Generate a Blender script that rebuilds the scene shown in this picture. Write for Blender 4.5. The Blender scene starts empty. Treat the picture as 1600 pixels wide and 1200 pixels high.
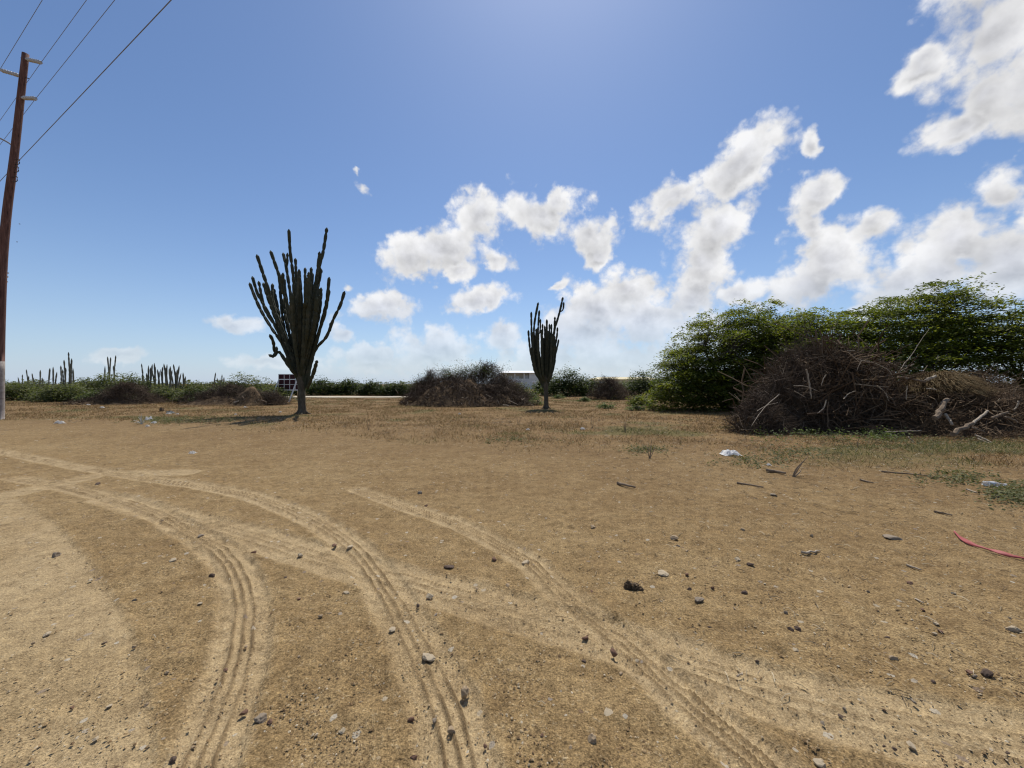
import bpy, math, random
import numpy as np
from mathutils import Vector

# ------------------------------------------------------------------ camera
SC = bpy.context.scene
COL = SC.collection
EYE = 1.35                      # camera height, metres
FPX = 600.0                     # focal length in photograph pixels (1600 wide)
cam_data = bpy.data.cameras.new('camera')
cam_data.sensor_width = 36.0
cam_data.lens = 36.0 * FPX / 1600.0
cam_data.clip_start = 0.05
cam_data.clip_end = 12000.0
cam = bpy.data.objects.new('camera', cam_data)
cam.location = (0, 0, EYE)
cam.rotation_euler = (math.radians(90), 0, 0)
COL.objects.link(cam)
SC.camera = cam

# ------------------------------------------------------------------ render look
SC.render.engine = 'CYCLES'
SC.view_settings.view_transform = 'Standard'
SC.view_settings.look = 'None'
SC.view_settings.gamma = 1.0
SC.view_settings.use_curve_mapping = False
SC.view_settings.exposure = 0.0
SC.cycles.use_denoising = True
SC.cycles.max_bounces = 6
SC.cycles.diffuse_bounces = 3
SC.cycles.glossy_bounces = 2
SC.cycles.transmission_bounces = 4
SC.cycles.transparent_max_bounces = 8
SC.cycles.sample_clamp_indirect = 6.0
SC.cycles.filter_width = 1.2

# ------------------------------------------------------------------ sun and sky
SUN_EL = math.radians(60.0)
SUN_AZ = math.radians(8.0)      # to the right of straight ahead (+Y)
sun_data = bpy.data.lights.new('sun', 'SUN')
sun_data.energy = 4.6
sun_data.angle = math.radians(0.53)
sun_data.color = (1.0, 0.95, 0.87)
sun = bpy.data.objects.new('sun', sun_data)
COL.objects.link(sun)
SUN_DIR = Vector((math.sin(SUN_AZ) * math.cos(SUN_EL), math.cos(SUN_AZ) * math.cos(SUN_EL), math.sin(SUN_EL)))
sun.rotation_euler = SUN_DIR.to_track_quat('Z', 'Y').to_euler()
sun.location = (0, 0, 60)

world = bpy.data.worlds.new('World')
SC.world = world
world.use_nodes = True
WN = world.node_tree.nodes
WL = world.node_tree.links
WN.clear()


def wnode(kind, **kw):
    n = WN.new(kind)
    for k, v in kw.items():
        setattr(n, k, v)
    return n


def wmath(op, a, b=None, c=None, clamp=False):
    n = WN.new('ShaderNodeMath')
    n.operation = op
    n.use_clamp = clamp
    for i, v in enumerate((a, b, c)):
        if v is None:
            continue
        if isinstance(v, (int, float)):
            n.inputs[i].default_value = v
        else:
            WL.new(v, n.inputs[i])
    return n.outputs[0]


def wsmooth(v, lo, hi, a=0.0, b=1.0):
    n = WN.new('ShaderNodeMapRange')
    n.interpolation_type = 'SMOOTHSTEP'
    WL.new(v, n.inputs[0])
    for i, x in enumerate((lo, hi, a, b)):
        n.inputs[i + 1].default_value = x
    return n.outputs[0]


def wvec(op, a, b=None):
    n = WN.new('ShaderNodeVectorMath')
    n.operation = op
    for i, v in enumerate((a, b)):
        if v is None:
            continue
        if isinstance(v, (tuple, list)):
            n.inputs[i].default_value = v
        else:
            WL.new(v, n.inputs[i])
    return n.outputs['Value'] if op == 'LENGTH' else n.outputs[0]


def wmix(f, a, b):
    n = WN.new('ShaderNodeMix')
    n.data_type = 'RGBA'
    for key, v in ((0, f), (6, a), (7, b)):
        if isinstance(v, (tuple, list)):
            n.inputs[key].default_value = v
        elif isinstance(v, (int, float)):
            n.inputs[key].default_value = v
        else:
            WL.new(v, n.inputs[key])
    return n.outputs[2]


sky = wnode('ShaderNodeTexSky')
sky.sky_type = 'NISHITA'
sky.sun_disc = False
sky.sun_elevation = SUN_EL
sky.sun_rotation = SUN_AZ
sky.altitude = 10.0
sky.air_density = 1.0
sky.dust_density = 0.45
sky.ozone_density = 2.2

tc = wnode('ShaderNodeTexCoord')
DIRV = tc.outputs['Generated']
sep = wnode('ShaderNodeSeparateXYZ')
WL.new(DIRV, sep.inputs[0])
az = wmath('ARCTAN2', sep.outputs[0], sep.outputs[1])
el = wmath('ARCSINE', sep.outputs[2])
comb = wnode('ShaderNodeCombineXYZ')
WL.new(az, comb.inputs[0])
WL.new(el, comb.inputs[1])


def wnoise(vec, scale, detail, rough=0.55, lac=2.0):
    n = WN.new('ShaderNodeTexNoise')
    n.inputs['Scale'].default_value = scale
    n.inputs['Detail'].default_value = detail
    n.inputs['Roughness'].default_value = rough
    n.inputs['Lacunarity'].default_value = lac
    WL.new(vec, n.inputs['Vector'])
    return n


# cumulus are laid out by compass bearing and elevation; noise breaks their outlines
warp = wnoise(DIRV, 9.0, 3.0, 0.5)
wv = wvec('SUBTRACT', warp.outputs['Color'], (0.5, 0.5, 0.5))
wv = wvec('MULTIPLY', wv, (0.055, 0.055, 0.0))
warp2 = wnoise(DIRV, 34.0, 3.0, 0.55)
wv2 = wvec('SUBTRACT', warp2.outputs['Color'], (0.5, 0.5, 0.5))
wv2 = wvec('MULTIPLY', wv2, (0.030, 0.030, 0.0))
PV = wvec('ADD', wvec('ADD', comb.outputs[0], wv), wv2)


def azel(px, py):
    x, z = (px - 800.0) / FPX, (600.0 - py) / FPX
    return math.atan2(x, 1.0), math.atan2(z, math.hypot(x, 1.0))


PUFFS = [  # bearing/elevation of each puff of cumulus (as seen in the photograph), radii, tilt
    (690, 392, 98, 42, 8), (748, 335, 36, 52, 0), (640, 408, 46, 36, 0), (770, 405, 42, 26, 0), (720, 428, 30, 20, 0),
    (845, 335, 66, 48, 0), (920, 368, 52, 38, 0), (932, 398, 24, 30, 0), (868, 308, 28, 28, 0),
    (1155, 258, 88, 50, 25), (1060, 312, 76, 34, 12), (1118, 352, 60, 50, 0), (1095, 405, 66, 56, 0), (1078, 462, 54, 46, 0), (1150, 456, 46, 26, 10),
    (1272, 302, 44, 40, 0), (1268, 232, 13, 22, 0), (1262, 352, 30, 42, 0),
    (1290, 402, 80, 60, 0), (1362, 350, 42, 28, 0), (1262, 440, 64, 48, 0), (1400, 445, 90, 56, 0),
    (1500, 362, 120, 56, 28), (1575, 300, 60, 50, 0), (1570, 400, 100, 66, 0), (1460, 420, 80, 56, 0), (1640, 330, 80, 80, 0),
    (1555, 50, 135, 100, 0), (1440, 95, 60, 30, 0), (1505, 200, 74, 42, 0), (1620, 120, 110, 110, 0), (1560, -60, 140, 100, 0), (1560, 130, 80, 70, 0),
    (597, 482, 50, 28, 5), (750, 470, 58, 22, 15),
    (930, 482, 70, 44, 0), (985, 450, 52, 38, 0), (1010, 505, 90, 55, 0), (900, 525, 64, 44, 0),
    (680, 548, 74, 36, 0), (785, 528, 34, 34, 0), (590, 565, 90, 28, 0), (850, 566, 90, 32, 0), (980, 560, 130, 44, 0), (740, 580, 120, 24, 0),
    (1120, 520, 120, 46, 0),
    (362, 510, 54, 17, 0, 0.12), (545, 452, 20, 9, 0, 0.42), (870, 447, 24, 9, 20, 0.3), (560, 262, 10, 8, 0, 0.35), (568, 292, 22, 16, -30, 0.35),
    (180, 552, 70, 10, 0), (420, 566, 70, 12, 0), (535, 520, 26, 18, 0),
]
dist = None
dist_low = None          # the same puffs shifted down: tells undersides from tops
for (cx, cy, rx, ry, rot, *thin) in PUFFS:
    a0, e0 = azel(cx, cy)
    a1, _ = azel(cx + rx, cy)
    _, e1 = azel(cx, cy - ry)
    m = WN.new('ShaderNodeMapping')
    m.vector_type = 'TEXTURE'
    m.inputs['Location'].default_value = (a0, e0, 0)
    m.inputs['Rotation'].default_value = (0, 0, math.radians(rot))
    m.inputs['Scale'].default_value = (abs(a1 - a0), abs(e1 - e0), 1)
    WL.new(PV, m.inputs['Vector'])
    ln = wvec('LENGTH', m.outputs[0])
    if thin:
        ln = wmath('ADD', ln, thin[0])
    if dist is None:
        dist = ln
    else:
        n = WN.new('ShaderNodeMath')
        n.operation = 'SMOOTH_MIN'
        WL.new(dist, n.inputs[0])
        WL.new(ln, n.inputs[1])
        n.inputs[2].default_value = 0.30
        dist = n.outputs[0]
    if ry >= 28:
        l2 = wvec('LENGTH', wvec('ADD', m.outputs[0], (0.10, 0.62, 0.0)))
        if dist_low is None:
            dist_low = l2
        else:
            n = WN.new('ShaderNodeMath')
            n.operation = 'SMOOTH_MIN'
            WL.new(dist_low, n.inputs[0])
            WL.new(l2, n.inputs[1])
            n.inputs[2].default_value = 0.30
            dist_low = n.outputs[0]
inside = wmath('SUBTRACT', 1.0, dist)
# beyond the bearings of the photograph the same scattered cumulus goes on
far_n = wnoise(DIRV, 2.6, 2.0, 0.5)
else_where = wmath('MULTIPLY_ADD', far_n.outputs['Fac'], 5.0, -3.1)
side = wsmooth(wmath('ABSOLUTE', az), 0.98, 1.12)
over = wsmooth(el, 0.80, 0.95)
side = wmath('MAXIMUM', side, over)
inside = wmath('ADD', wmath('MULTIPLY', inside, wmath('SUBTRACT', 1.0, side)), wmath('MULTIPLY', else_where, side))
inside = wmath('MAXIMUM', inside, -1.6)

fine = wnoise(DIRV, 24.0, 7.0, 0.62)
vor = wnode('ShaderNodeTexVoronoi')
vor.inputs['Scale'].default_value = 13.0
vor.inputs['Detail'].default_value = 2.0
vor.inputs['Roughness'].default_value = 0.55
vor.inputs['Lacunarity'].default_value = 2.3
VD = wvec('ADD', DIRV, wvec('MULTIPLY', wv2, (1.2, 1.2, 0.0)))
WL.new(VD, vor.inputs['Vector'])
billow = wmath('SUBTRACT', 0.42, vor.outputs['Distance'])
lump = wnoise(DIRV, 17.0, 5.0, 0.52)
lump2 = wnoise(wvec('ADD', DIRV, (0.005, 0.0, 0.020)), 17.0, 4.0, 0.52)
density = wmath('MULTIPLY_ADD', wmath('SUBTRACT', fine.outputs['Fac'], 0.5), 1.15, wmath('ADD', inside, 0.50))
density = wmath('MULTIPLY_ADD', billow, 0.75, density)
alpha = wsmooth(density, -0.06, 0.56)
veil = wsmooth(el, 0.0, 0.26, 0.30, 1.0)
alpha = wmath('MULTIPLY', alpha, veil)
alpha = wmath('MULTIPLY', alpha, wsmooth(el, -0.02, 0.02))
relief = wmath('MULTIPLY', wmath('SUBTRACT', lump.outputs['Fac'], lump2.outputs['Fac']), 0.75)
relief = wmath('MULTIPLY_ADD', billow, 0.14, relief)
core = wsmooth(wmath('MULTIPLY_ADD', billow, 0.35, inside), 0.12, 0.95)
under = wsmooth(wmath('ADD', wmath('SUBTRACT', dist, dist_low), relief), -0.35, 0.32)
lum = wmath('ADD', wmath('SUBTRACT', wmath('SUBTRACT', 1.04, wmath('MULTIPLY', core, 0.22)), wmath('MULTIPLY', under, wmath('MULTIPLY_ADD', core, 0.40, 0.12))), relief)
lum = wmath('MINIMUM', wmath('MAXIMUM', lum, 0.46), 1.05)
cl_col = wmix(core, (9.0, 9.0, 9.1, 1), (8.4, 8.5, 9.0, 1))
cl_rgb = wvec('SCALE', cl_col)
WL.new(lum, cl_rgb.node.inputs['Scale'])
# low air is moist and pale: the horizon is whitish blue, not yellow
haze_f = wmath('MULTIPLY', wmath('POWER', wmath('SUBTRACT', 1.0, wmath('ABSOLUTE', sep.outputs[2])), 7.5), 0.66)
sky_rgb = wvec('MULTIPLY', sky.outputs[0], (0.89, 0.99, 1.13))
sky_rgb = wmix(haze_f, sky_rgb, (5.3, 6.6, 8.8, 1))
final = wmix(alpha, sky_rgb, cl_rgb)
bg = wnode('ShaderNodeBackground')
bg.inputs['Strength'].default_value = 0.10
WL.new(final, bg.inputs['Color'])
wo = wnode('ShaderNodeOutputWorld')
WL.new(bg.outputs[0], wo.inputs['Surface'])
world.cycles.sampling_method = 'MANUAL'
world.cycles.sample_map_resolution = 512

# ================================================================== helpers
RNG = np.random.default_rng(7)
random.seed(7)
_T = np.random.default_rng(11).random((4, 256, 256))


def vnoise(x, y, seed=0):
    ix = np.floor(x).astype(np.int64)
    iy = np.floor(y).astype(np.int64)
    fx, fy = x - ix, y - iy
    fx = fx * fx * (3 - 2 * fx)
    fy = fy * fy * (3 - 2 * fy)
    t = _T[seed % 4]
    o = 37 * seed
    a, b = (ix + o) % 256, (ix + o + 1) % 256
    c, d = (iy + o) % 256, (iy + o + 1) % 256
    return (t[a, c] * (1 - fx) + t[b, c] * fx) * (1 - fy) + (t[a, d] * (1 - fx) + t[b, d] * fx) * fy


def fbm(x, y, octaves=4, seed=0):
    s, a, tot = 0.0, 1.0, 0.0
    for o in range(octaves):
        s = s + a * vnoise(x * 2 ** o, y * 2 ** o, seed + o)
        tot += a
        a *= 0.5
    return s / tot


def sstep(v, lo, hi):
    t = np.clip((v - lo) / (hi - lo), 0, 1)
    return t * t * (3 - 2 * t)


def G(x, y):
    """height of the ground, without the tyre tracks"""
    x = np.asarray(x, float)
    y = np.asarray(y, float)
    r = np.hypot(x, y)
    far = sstep(r, 4, 12) * (1 - sstep(r, 50, 90))
    z = 0.10 * (fbm(x / 7, y / 7, 3, 1) - 0.5) * far
    z = z + 0.030 * (fbm(x / 1.3, y / 1.3, 3, 2) - 0.5) * (1 - sstep(r, 50, 90))
    return z


def gz(x, y):
    return float(G(x, y))


def P(px, py):
    """ground point seen at a photograph pixel"""
    Y = EYE * FPX / (py - 600.0)
    return (px - 800.0) / FPX * Y, Y


def Q(px, py, Y):
    """point at distance Y ahead seen at a photograph pixel"""
    return np.array([(px - 800.0) / FPX * Y, Y, EYE - (py - 600.0) / FPX * Y])


def catmull(pts, n=6):
    p = np.asarray(pts, float)
    if len(p) == 2:
        t = np.linspace(0, 1, n + 1)[:, None]
        return p[0] * (1 - t) + p[1] * t
    q = np.vstack([2 * p[0] - p[1], p, 2 * p[-1] - p[-2]])
    out = []
    for i in range(1, len(q) - 2):
        for k in range(n):
            t = k / n
            a, b, c, d = q[i - 1], q[i], q[i + 1], q[i + 2]
            out.append(0.5 * (2 * b + (c - a) * t + (2 * a - 5 * b + 4 * c - d) * t * t + (3 * b - a - 3 * c + d) * t ** 3))
    out.append(p[-1])
    return np.array(out)


class MB:
    """collects vertices and faces of one mesh"""

    def __init__(self):
        self.v, self.f4, self.f3, self.t, self.n = [], [], [], [], 0

    def add(self, V, quads=None, tris=None, tint=None):
        V = np.asarray(V, float).reshape(-1, 3)
        self.v.append(V)
        if quads is not None and len(quads):
            self.f4.append(np.asarray(quads, np.int64).reshape(-1, 4) + self.n)
        if tris is not None and len(tris):
            self.f3.append(np.asarray(tris, np.int64).reshape(-1, 3) + self.n)
        if tint is None:
            tint = np.full(len(V), 0.5)
        self.t.append(np.broadcast_to(np.asarray(tint, float), (len(V),)))
        self.n += len(V)
        return self

    def box(self, c, s, rz=0.0, rx=0.0):
        c, s = np.asarray(c, float), np.asarray(s, float) / 2
        k = np.array([[x, y, z] for x in (-1, 1) for y in (-1, 1) for z in (-1, 1)], float) * s
        if rx:
            k = k @ np.array([[1, 0, 0], [0, math.cos(rx), math.sin(rx)], [0, -math.sin(rx), math.cos(rx)]])
        if rz:
            k = k @ np.array([[math.cos(rz), math.sin(rz), 0], [-math.sin(rz), math.cos(rz), 0], [0, 0, 1]])
        return self.add(k + c, [[0, 1, 3, 2], [4, 6, 7, 5], [0, 4, 5, 1], [2, 3, 7, 6], [0, 2, 6, 4], [1, 5, 7, 3]])

    def tubes(self, pts, rad, sides=3, tint=None):
        V, F = tube_batch(np.asarray(pts, float), np.asarray(rad, float), sides)
        N, K = np.asarray(pts).shape[:2]
        if tint is not None:
            tint = np.repeat(np.asarray(tint), K * sides)
        return self.add(V, F, None, tint)

    def tube(self, pts, rad, sides=6):
        pts = np.asarray(pts, float)
        rad = np.broadcast_to(np.asarray(rad, float), (len(pts),))
        n0 = self.n
        self.tubes(pts[None], rad[None], sides)
        for end in (0, len(pts) - 1):
            ring = np.arange(sides) + end * sides
            c = len(self.v[-1])
            self.v[-1] = np.vstack([self.v[-1], pts[end]])
            self.t[-1] = np.append(self.t[-1], 0.5)
            self.f3.append(np.array([[ring[i], ring[(i + 1) % sides], c] for i in range(sides)]) + n0)
            self.n += 1
        return self

    def build(self, name, mat, parent=None, smooth=False):
        V = np.vstack(self.v)
        if parent is not None:
            V = V - np.array(ORIGIN.get(parent.name, (0, 0, 0)))
        me = bpy.data.meshes.new(name)
        me.vertices.add(len(V))
        me.vertices.foreach_set('co', V.astype(np.float32).ravel())
        f4 = np.vstack(self.f4) if self.f4 else np.zeros((0, 4), int)
        f3 = np.vstack(self.f3) if self.f3 else np.zeros((0, 3), int)
        me.loops.add(f4.size + f3.size)
        me.loops.foreach_set('vertex_index', np.concatenate([f4.ravel(), f3.ravel()]).astype(np.int32))
        me.polygons.add(len(f4) + len(f3))
        st = np.concatenate([np.arange(len(f4)) * 4, f4.size + np.arange(len(f3)) * 3]).astype(np.int32)
        me.polygons.foreach_set('loop_start', st)
        me.update(calc_edges=True)
        me.polygons.foreach_set('use_smooth', np.full(len(me.polygons), bool(smooth)))
        at = me.attributes.new('tint', 'FLOAT', 'POINT')
        at.data.foreach_set('value', np.concatenate(self.t).astype(np.float32))
        me.materials.append(mat)
        o = bpy.data.objects.new(name, me)
        COL.objects.link(o)
        if parent is not None:
            o.parent = parent
        return o


ORIGIN = {}


def tube_batch(Pt, R, S):
    N, K, _ = Pt.shape
    T = np.gradient(Pt, axis=1)
    T /= np.linalg.norm(T, axis=2, keepdims=True) + 1e-9
    mean = T.mean(axis=1, keepdims=True)
    ref = np.where(np.abs(mean[..., 2:3]) > 0.8, np.array([1.0, 0, 0]), np.array([0, 0, 1.0]))
    A = np.cross(T, np.broadcast_to(ref, T.shape))
    A /= np.linalg.norm(A, axis=2, keepdims=True) + 1e-9
    B = np.cross(T, A)
    th = np.linspace(0, 2 * math.pi, S, endpoint=False)
    V = Pt[:, :, None, :] + R[:, :, None, None] * (np.cos(th)[None, None, :, None] * A[:, :, None, :] + np.sin(th)[None, None, :, None] * B[:, :, None, :])
    idx = np.arange(N * K * S).reshape(N, K, S)
    F = np.stack([idx[:, :-1, :], np.roll(idx, -1, 2)[:, :-1, :], np.roll(idx, -1, 2)[:, 1:, :], idx[:, 1:, :]], -1)
    return V.reshape(-1, 3), F.reshape(-1, 4)


def thing(name, label, cat, loc, group=None):
    o = bpy.data.objects.new(name, None)
    o.empty_display_size = 0.2
    o.location = loc
    COL.objects.link(o)
    ORIGIN[o.name] = tuple(loc)
    return tag(o, label, cat, group)


def tag(o, label, cat, group=None, kind=None):
    o['label'] = label
    o['category'] = cat
    if group:
        o['group'] = group
    if kind:
        o['kind'] = kind
    return o


def setting(o, kind='structure', label=None):
    o['kind'] = kind
    if label:
        o['label'] = label
    return o


# ------------------------------------------------------------------ materials
def mat_new(name, rough=0.9, spec=0.2):
    m = bpy.data.materials.new(name)
    m.use_nodes = True
    b = m.node_tree.nodes['Principled BSDF']
    b.inputs['Roughness'].default_value = rough
    b.inputs['Specular IOR Level'].default_value = spec
    return m, m.node_tree.nodes, m.node_tree.links, b


def nd_noise(N, L, scale, detail=4, rough=0.55, vec=None):
    n = N.new('ShaderNodeTexNoise')
    n.inputs['Scale'].default_value = scale
    n.inputs['Detail'].default_value = detail
    n.inputs['Roughness'].default_value = rough
    if vec is not None:
        L.new(vec, n.inputs['Vector'])
    return n


def nd_ramp(N, L, fac, stops):
    r = N.new('ShaderNodeValToRGB')
    e = r.color_ramp.elements
    while len(e) < len(stops):
        e.new(0.5)
    for i, (p, c) in enumerate(stops):
        e[i].position = p
        e[i].color = (*c, 1) if len(c) == 3 else c
    L.new(fac, r.inputs['Fac'])
    return r.outputs['Color']


def nd_mix(N, L, f, a, b, mode='MIX'):
    n = N.new('ShaderNodeMix')
    n.data_type = 'RGBA'
    n.blend_type = mode
    for key, v in ((0, f), (6, a), (7, b)):
        if isinstance(v, (tuple, list)):
            n.inputs[key].default_value = (*v, 1) if len(v) == 3 else v
        elif isinstance(v, (int, float)):
            n.inputs[key].default_value = v
        else:
            L.new(v, n.inputs[key])
    return n.outputs[2]


def nd_math(N, L, op, a, b=None, clamp=False):
    n = N.new('ShaderNodeMath')
    n.operation = op
    n.use_clamp = clamp
    for i, v in enumerate((a, b)):
        if v is None:
            continue
        if isinstance(v, (int, float)):
            n.inputs[i].default_value = v
        else:
            L.new(v, n.inputs[i])
    return n.outputs[0]


def nd_attr(N, name):
    a = N.new('ShaderNodeAttribute')
    a.attribute_name = name
    return a.outputs['Fac']


def nd_bump(N, L, b, h, strength=0.5, dist=0.02):
    n = N.new('ShaderNodeBump')
    n.inputs['Strength'].default_value = strength
    n.inputs['Distance'].default_value = dist
    L.new(h, n.inputs['Height'])
    L.new(n.outputs[0], b.inputs['Normal'])
    return n


def plain(name, c1, c2, scale=8.0, rough=0.85, spec=0.2, bump=0.3, bdist=0.01, detail=5):
    """two-tone mottled material with fine relief"""
    m, N, L, b = mat_new(name, rough, spec)
    co = N.new('ShaderNodeTexCoord').outputs['Object']
    n = nd_noise(N, L, scale, detail, 0.6, co)
    L.new(nd_ramp(N, L, n.outputs['Fac'], [(0.3, c1), (0.7, c2)]), b.inputs['Base Color'])
    if bump:
        n2 = nd_noise(N, L, scale * 5, 4, 0.6, co)
        nd_bump(N, L, b, n2.outputs['Fac'], bump, bdist)
    return m


def tinted(name, stops, rough=0.85, spec=0.2, trans=0.0, trans_col=None):
    """colour picked piece by piece through the tint attribute; leaves let light through"""
    m, N, L, b = mat_new(name, rough, spec)
    c = nd_ramp(N, L, nd_attr(N, 'tint'), stops)
    L.new(c, b.inputs['Base Color'])
    if trans:
        tr = N.new('ShaderNodeBsdfTranslucent')
        L.new(nd_mix(N, L, 1.0, c, trans_col or (1, 1, 1), 'MULTIPLY'), tr.inputs['Color'])
        mx = N.new('ShaderNodeMixShader')
        mx.inputs[0].default_value = trans
        L.new(b.outputs[0], mx.inputs[1])
        L.new(tr.outputs[0], mx.inputs[2])
        L.new(mx.outputs[0], N['Material Output'].inputs['Surface'])
    return m

# ================================================================== ground
TRACKS = [  # photograph pixels along the wheel path, half width, depth, tread strength, seed
    ([(20, 745), (85, 757), (165, 775), (240, 800), (300, 833), (345, 862), (372, 900), (383, 945), (380, 995), (366, 1055), (347, 1110), (326, 1160), (305, 1215)], 0.125, 0.010, 1.0),
    ([(-60, 697), (0, 705), (65, 717), (150, 732), (225, 745), (325, 760), (400, 777), (475, 805), (530, 837), (570, 875), (602, 920), (634, 975), (665, 1035), (690, 1090), (708, 1140), (722, 1215)], 0.135, 0.011, 1.0),
    ([(170, 778), (250, 802), (350, 826), (450, 856), (550, 885), (650, 912), (800, 955), (900, 982), (1000, 1012), (1100, 1046), (1200, 1078), (1300, 1104), (1425, 1135), (1640, 1178)], 0.185, 0.010, 0.65),
    ([(560, 765), (625, 788), (700, 813), (750, 835), (800, 862), (840, 890), (880, 930), (930, 970), (965, 998), (1010, 1040), (1060, 1085), (1110, 1130), (1160, 1170), (1205, 1215)], 0.115, 0.011, 1.25),
    ([(-40, 785), (0, 775), (85, 757), (150, 742), (200, 738), (290, 737)], 0.20, 0.004, 0.0),
    ([(-30, 790), (10, 830), (40, 880), (70, 960), (85, 1060), (70, 1215)], 0.27, 0.008, 0.05),
]


def track_fields(x, y):
    z = np.zeros_like(x)
    mask = np.zeros_like(x)
    crumb_shade = np.zeros_like(x)        # loose crumbs on the tread ridges, with their shaded sides put into the colour
    for ti, (pix, w, dep, tread) in enumerate(TRACKS):
        pl = catmull([P(*p) for p in pix], 6)
        if ti != 4:      # the wheels rolled on past the camera
            e = pl[-1] - pl[-4]
            e = e / np.hypot(*e)
            tail = [pl[-1] + e * q_ for q_ in (0.5, 1.0, 1.6, 2.3, 3.2)]
            pl = np.vstack([pl, tail])
        best = np.full_like(x, 9.0)
        lat = np.zeros_like(x)
        arc = np.zeros_like(x)
        s0 = 0.0
        for i in range(len(pl) - 1):
            a, b = pl[i], pl[i + 1]
            ln = np.hypot(*(b - a))
            lo, hi = np.minimum(a, b) - 0.42, np.maximum(a, b) + 0.42
            sel = np.nonzero((x > lo[0]) & (x < hi[0]) & (y > lo[1]) & (y < hi[1]))[0]
            if len(sel):
                u = (b - a) / ln
                dx, dy = x[sel] - a[0], y[sel] - a[1]
                t = np.clip(dx * u[0] + dy * u[1], 0, ln)
                ex, ey = dx - t * u[0], dy - t * u[1]
                d = np.hypot(ex, ey)
                up = d < best[sel]
                k = sel[up]
                best[k] = d[up]
                lat[k] = (d * np.sign(u[0] * dy - u[1] * dx))[up]
                arc[k] = s0 + t[up]
            s0 += ln
        on = best < 0.42
        if not on.any():
            continue
        xs, ys, d, s = x[on], y[on], lat[on], arc[on]
        d = d + 0.012 * (fbm(xs * 6, ys * 6, 2, ti) - 0.5)
        ad = np.abs(d)
        wear = sstep(fbm(xs * 1.7 + 9 * ti, ys * 1.7, 3, ti + 3), 0.28, 0.60)
        inn = 1 - sstep(ad, w - 0.02, w + 0.02)
        rim = np.exp(-((ad - w - 0.03) / 0.03) ** 2)
        h = -dep * inn + 0.55 * dep * rim
        if tread > 0.1:
            ridge = np.zeros_like(d)
            for off in (-0.045, 0.0, 0.045):
                c = off * w / 0.125
                brk = 0.6 + 0.4 * sstep(fbm(s * 7 + 13 * off, s * 0 + 5 + ti, 3, 1), 0.30, 0.55)
                ridge += brk * np.exp(-((d - c + 0.006 * (fbm(s * 11, s * 0 + off * 90, 2, 2) - 0.5)) / 0.0072) ** 2)
            lug = (np.sin(2 * math.pi * (s / 0.030 + d * 9)) > 0.15) * sstep(ad, 0.06, 0.075) * inn
            h += tread * (0.6 + 0.4 * wear) * (0.018 * ridge * inn - 0.007 / max(tread, 0.9) ** 2 * lug)
            crumb_shade[on] = np.maximum(crumb_shade[on], np.minimum(tread, 1) * ridge * inn * (0.55 + 0.45 * wear))
        z[on] += h
        soft = 1 - sstep(ad + 0.05 * (fbm(xs * 14, ys * 14, 3, 2) - 0.5), w - 0.03, w + 0.045)
        strength = (0.95, 1.0, 0.95, 1.0, 0.8, 0.85)[ti]
        mask[on] = np.maximum(mask[on], soft * strength * (0.62 + 0.38 * wear))
    return z, mask * (1 - 0.85 * np.clip(crumb_shade, 0, 1)), crumb_shade


def grass_amount(x, y):
    edge = np.clip(7.9 - 0.42 * x, 3.6, 13.5) + 3.2 * (fbm(x / 2.5, y / 2.5, 3, 5) - 0.5)
    return sstep(y - edge, -0.6, 3.2)


def loam_amount(x, y):
    edge = np.clip(7.9 - 0.42 * x, 3.6, 13.5) + 3.0 * (fbm(x / 1.6, y / 1.6, 4, 7) - 0.5)
    return sstep(y - edge, -5.0, 0.3) * (0.55 + 0.9 * (fbm(x / 0.7, y / 0.7, 3, 4) - 0.2)).clip(0, 1)


def green_amount(x, y):
    g = fbm(x / 2.2 + 5, y / 1.3, 3, 8)
    bias = 0.62 - 0.12 * np.exp(-((x + 9.5) / 4.0) ** 2 - ((y - 15) / 2.5) ** 2) - 0.15 * sstep(x, 2.5, 7) * (1 - sstep(y, 11, 14))
    return sstep(g, bias, bias + 0.14)


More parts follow.
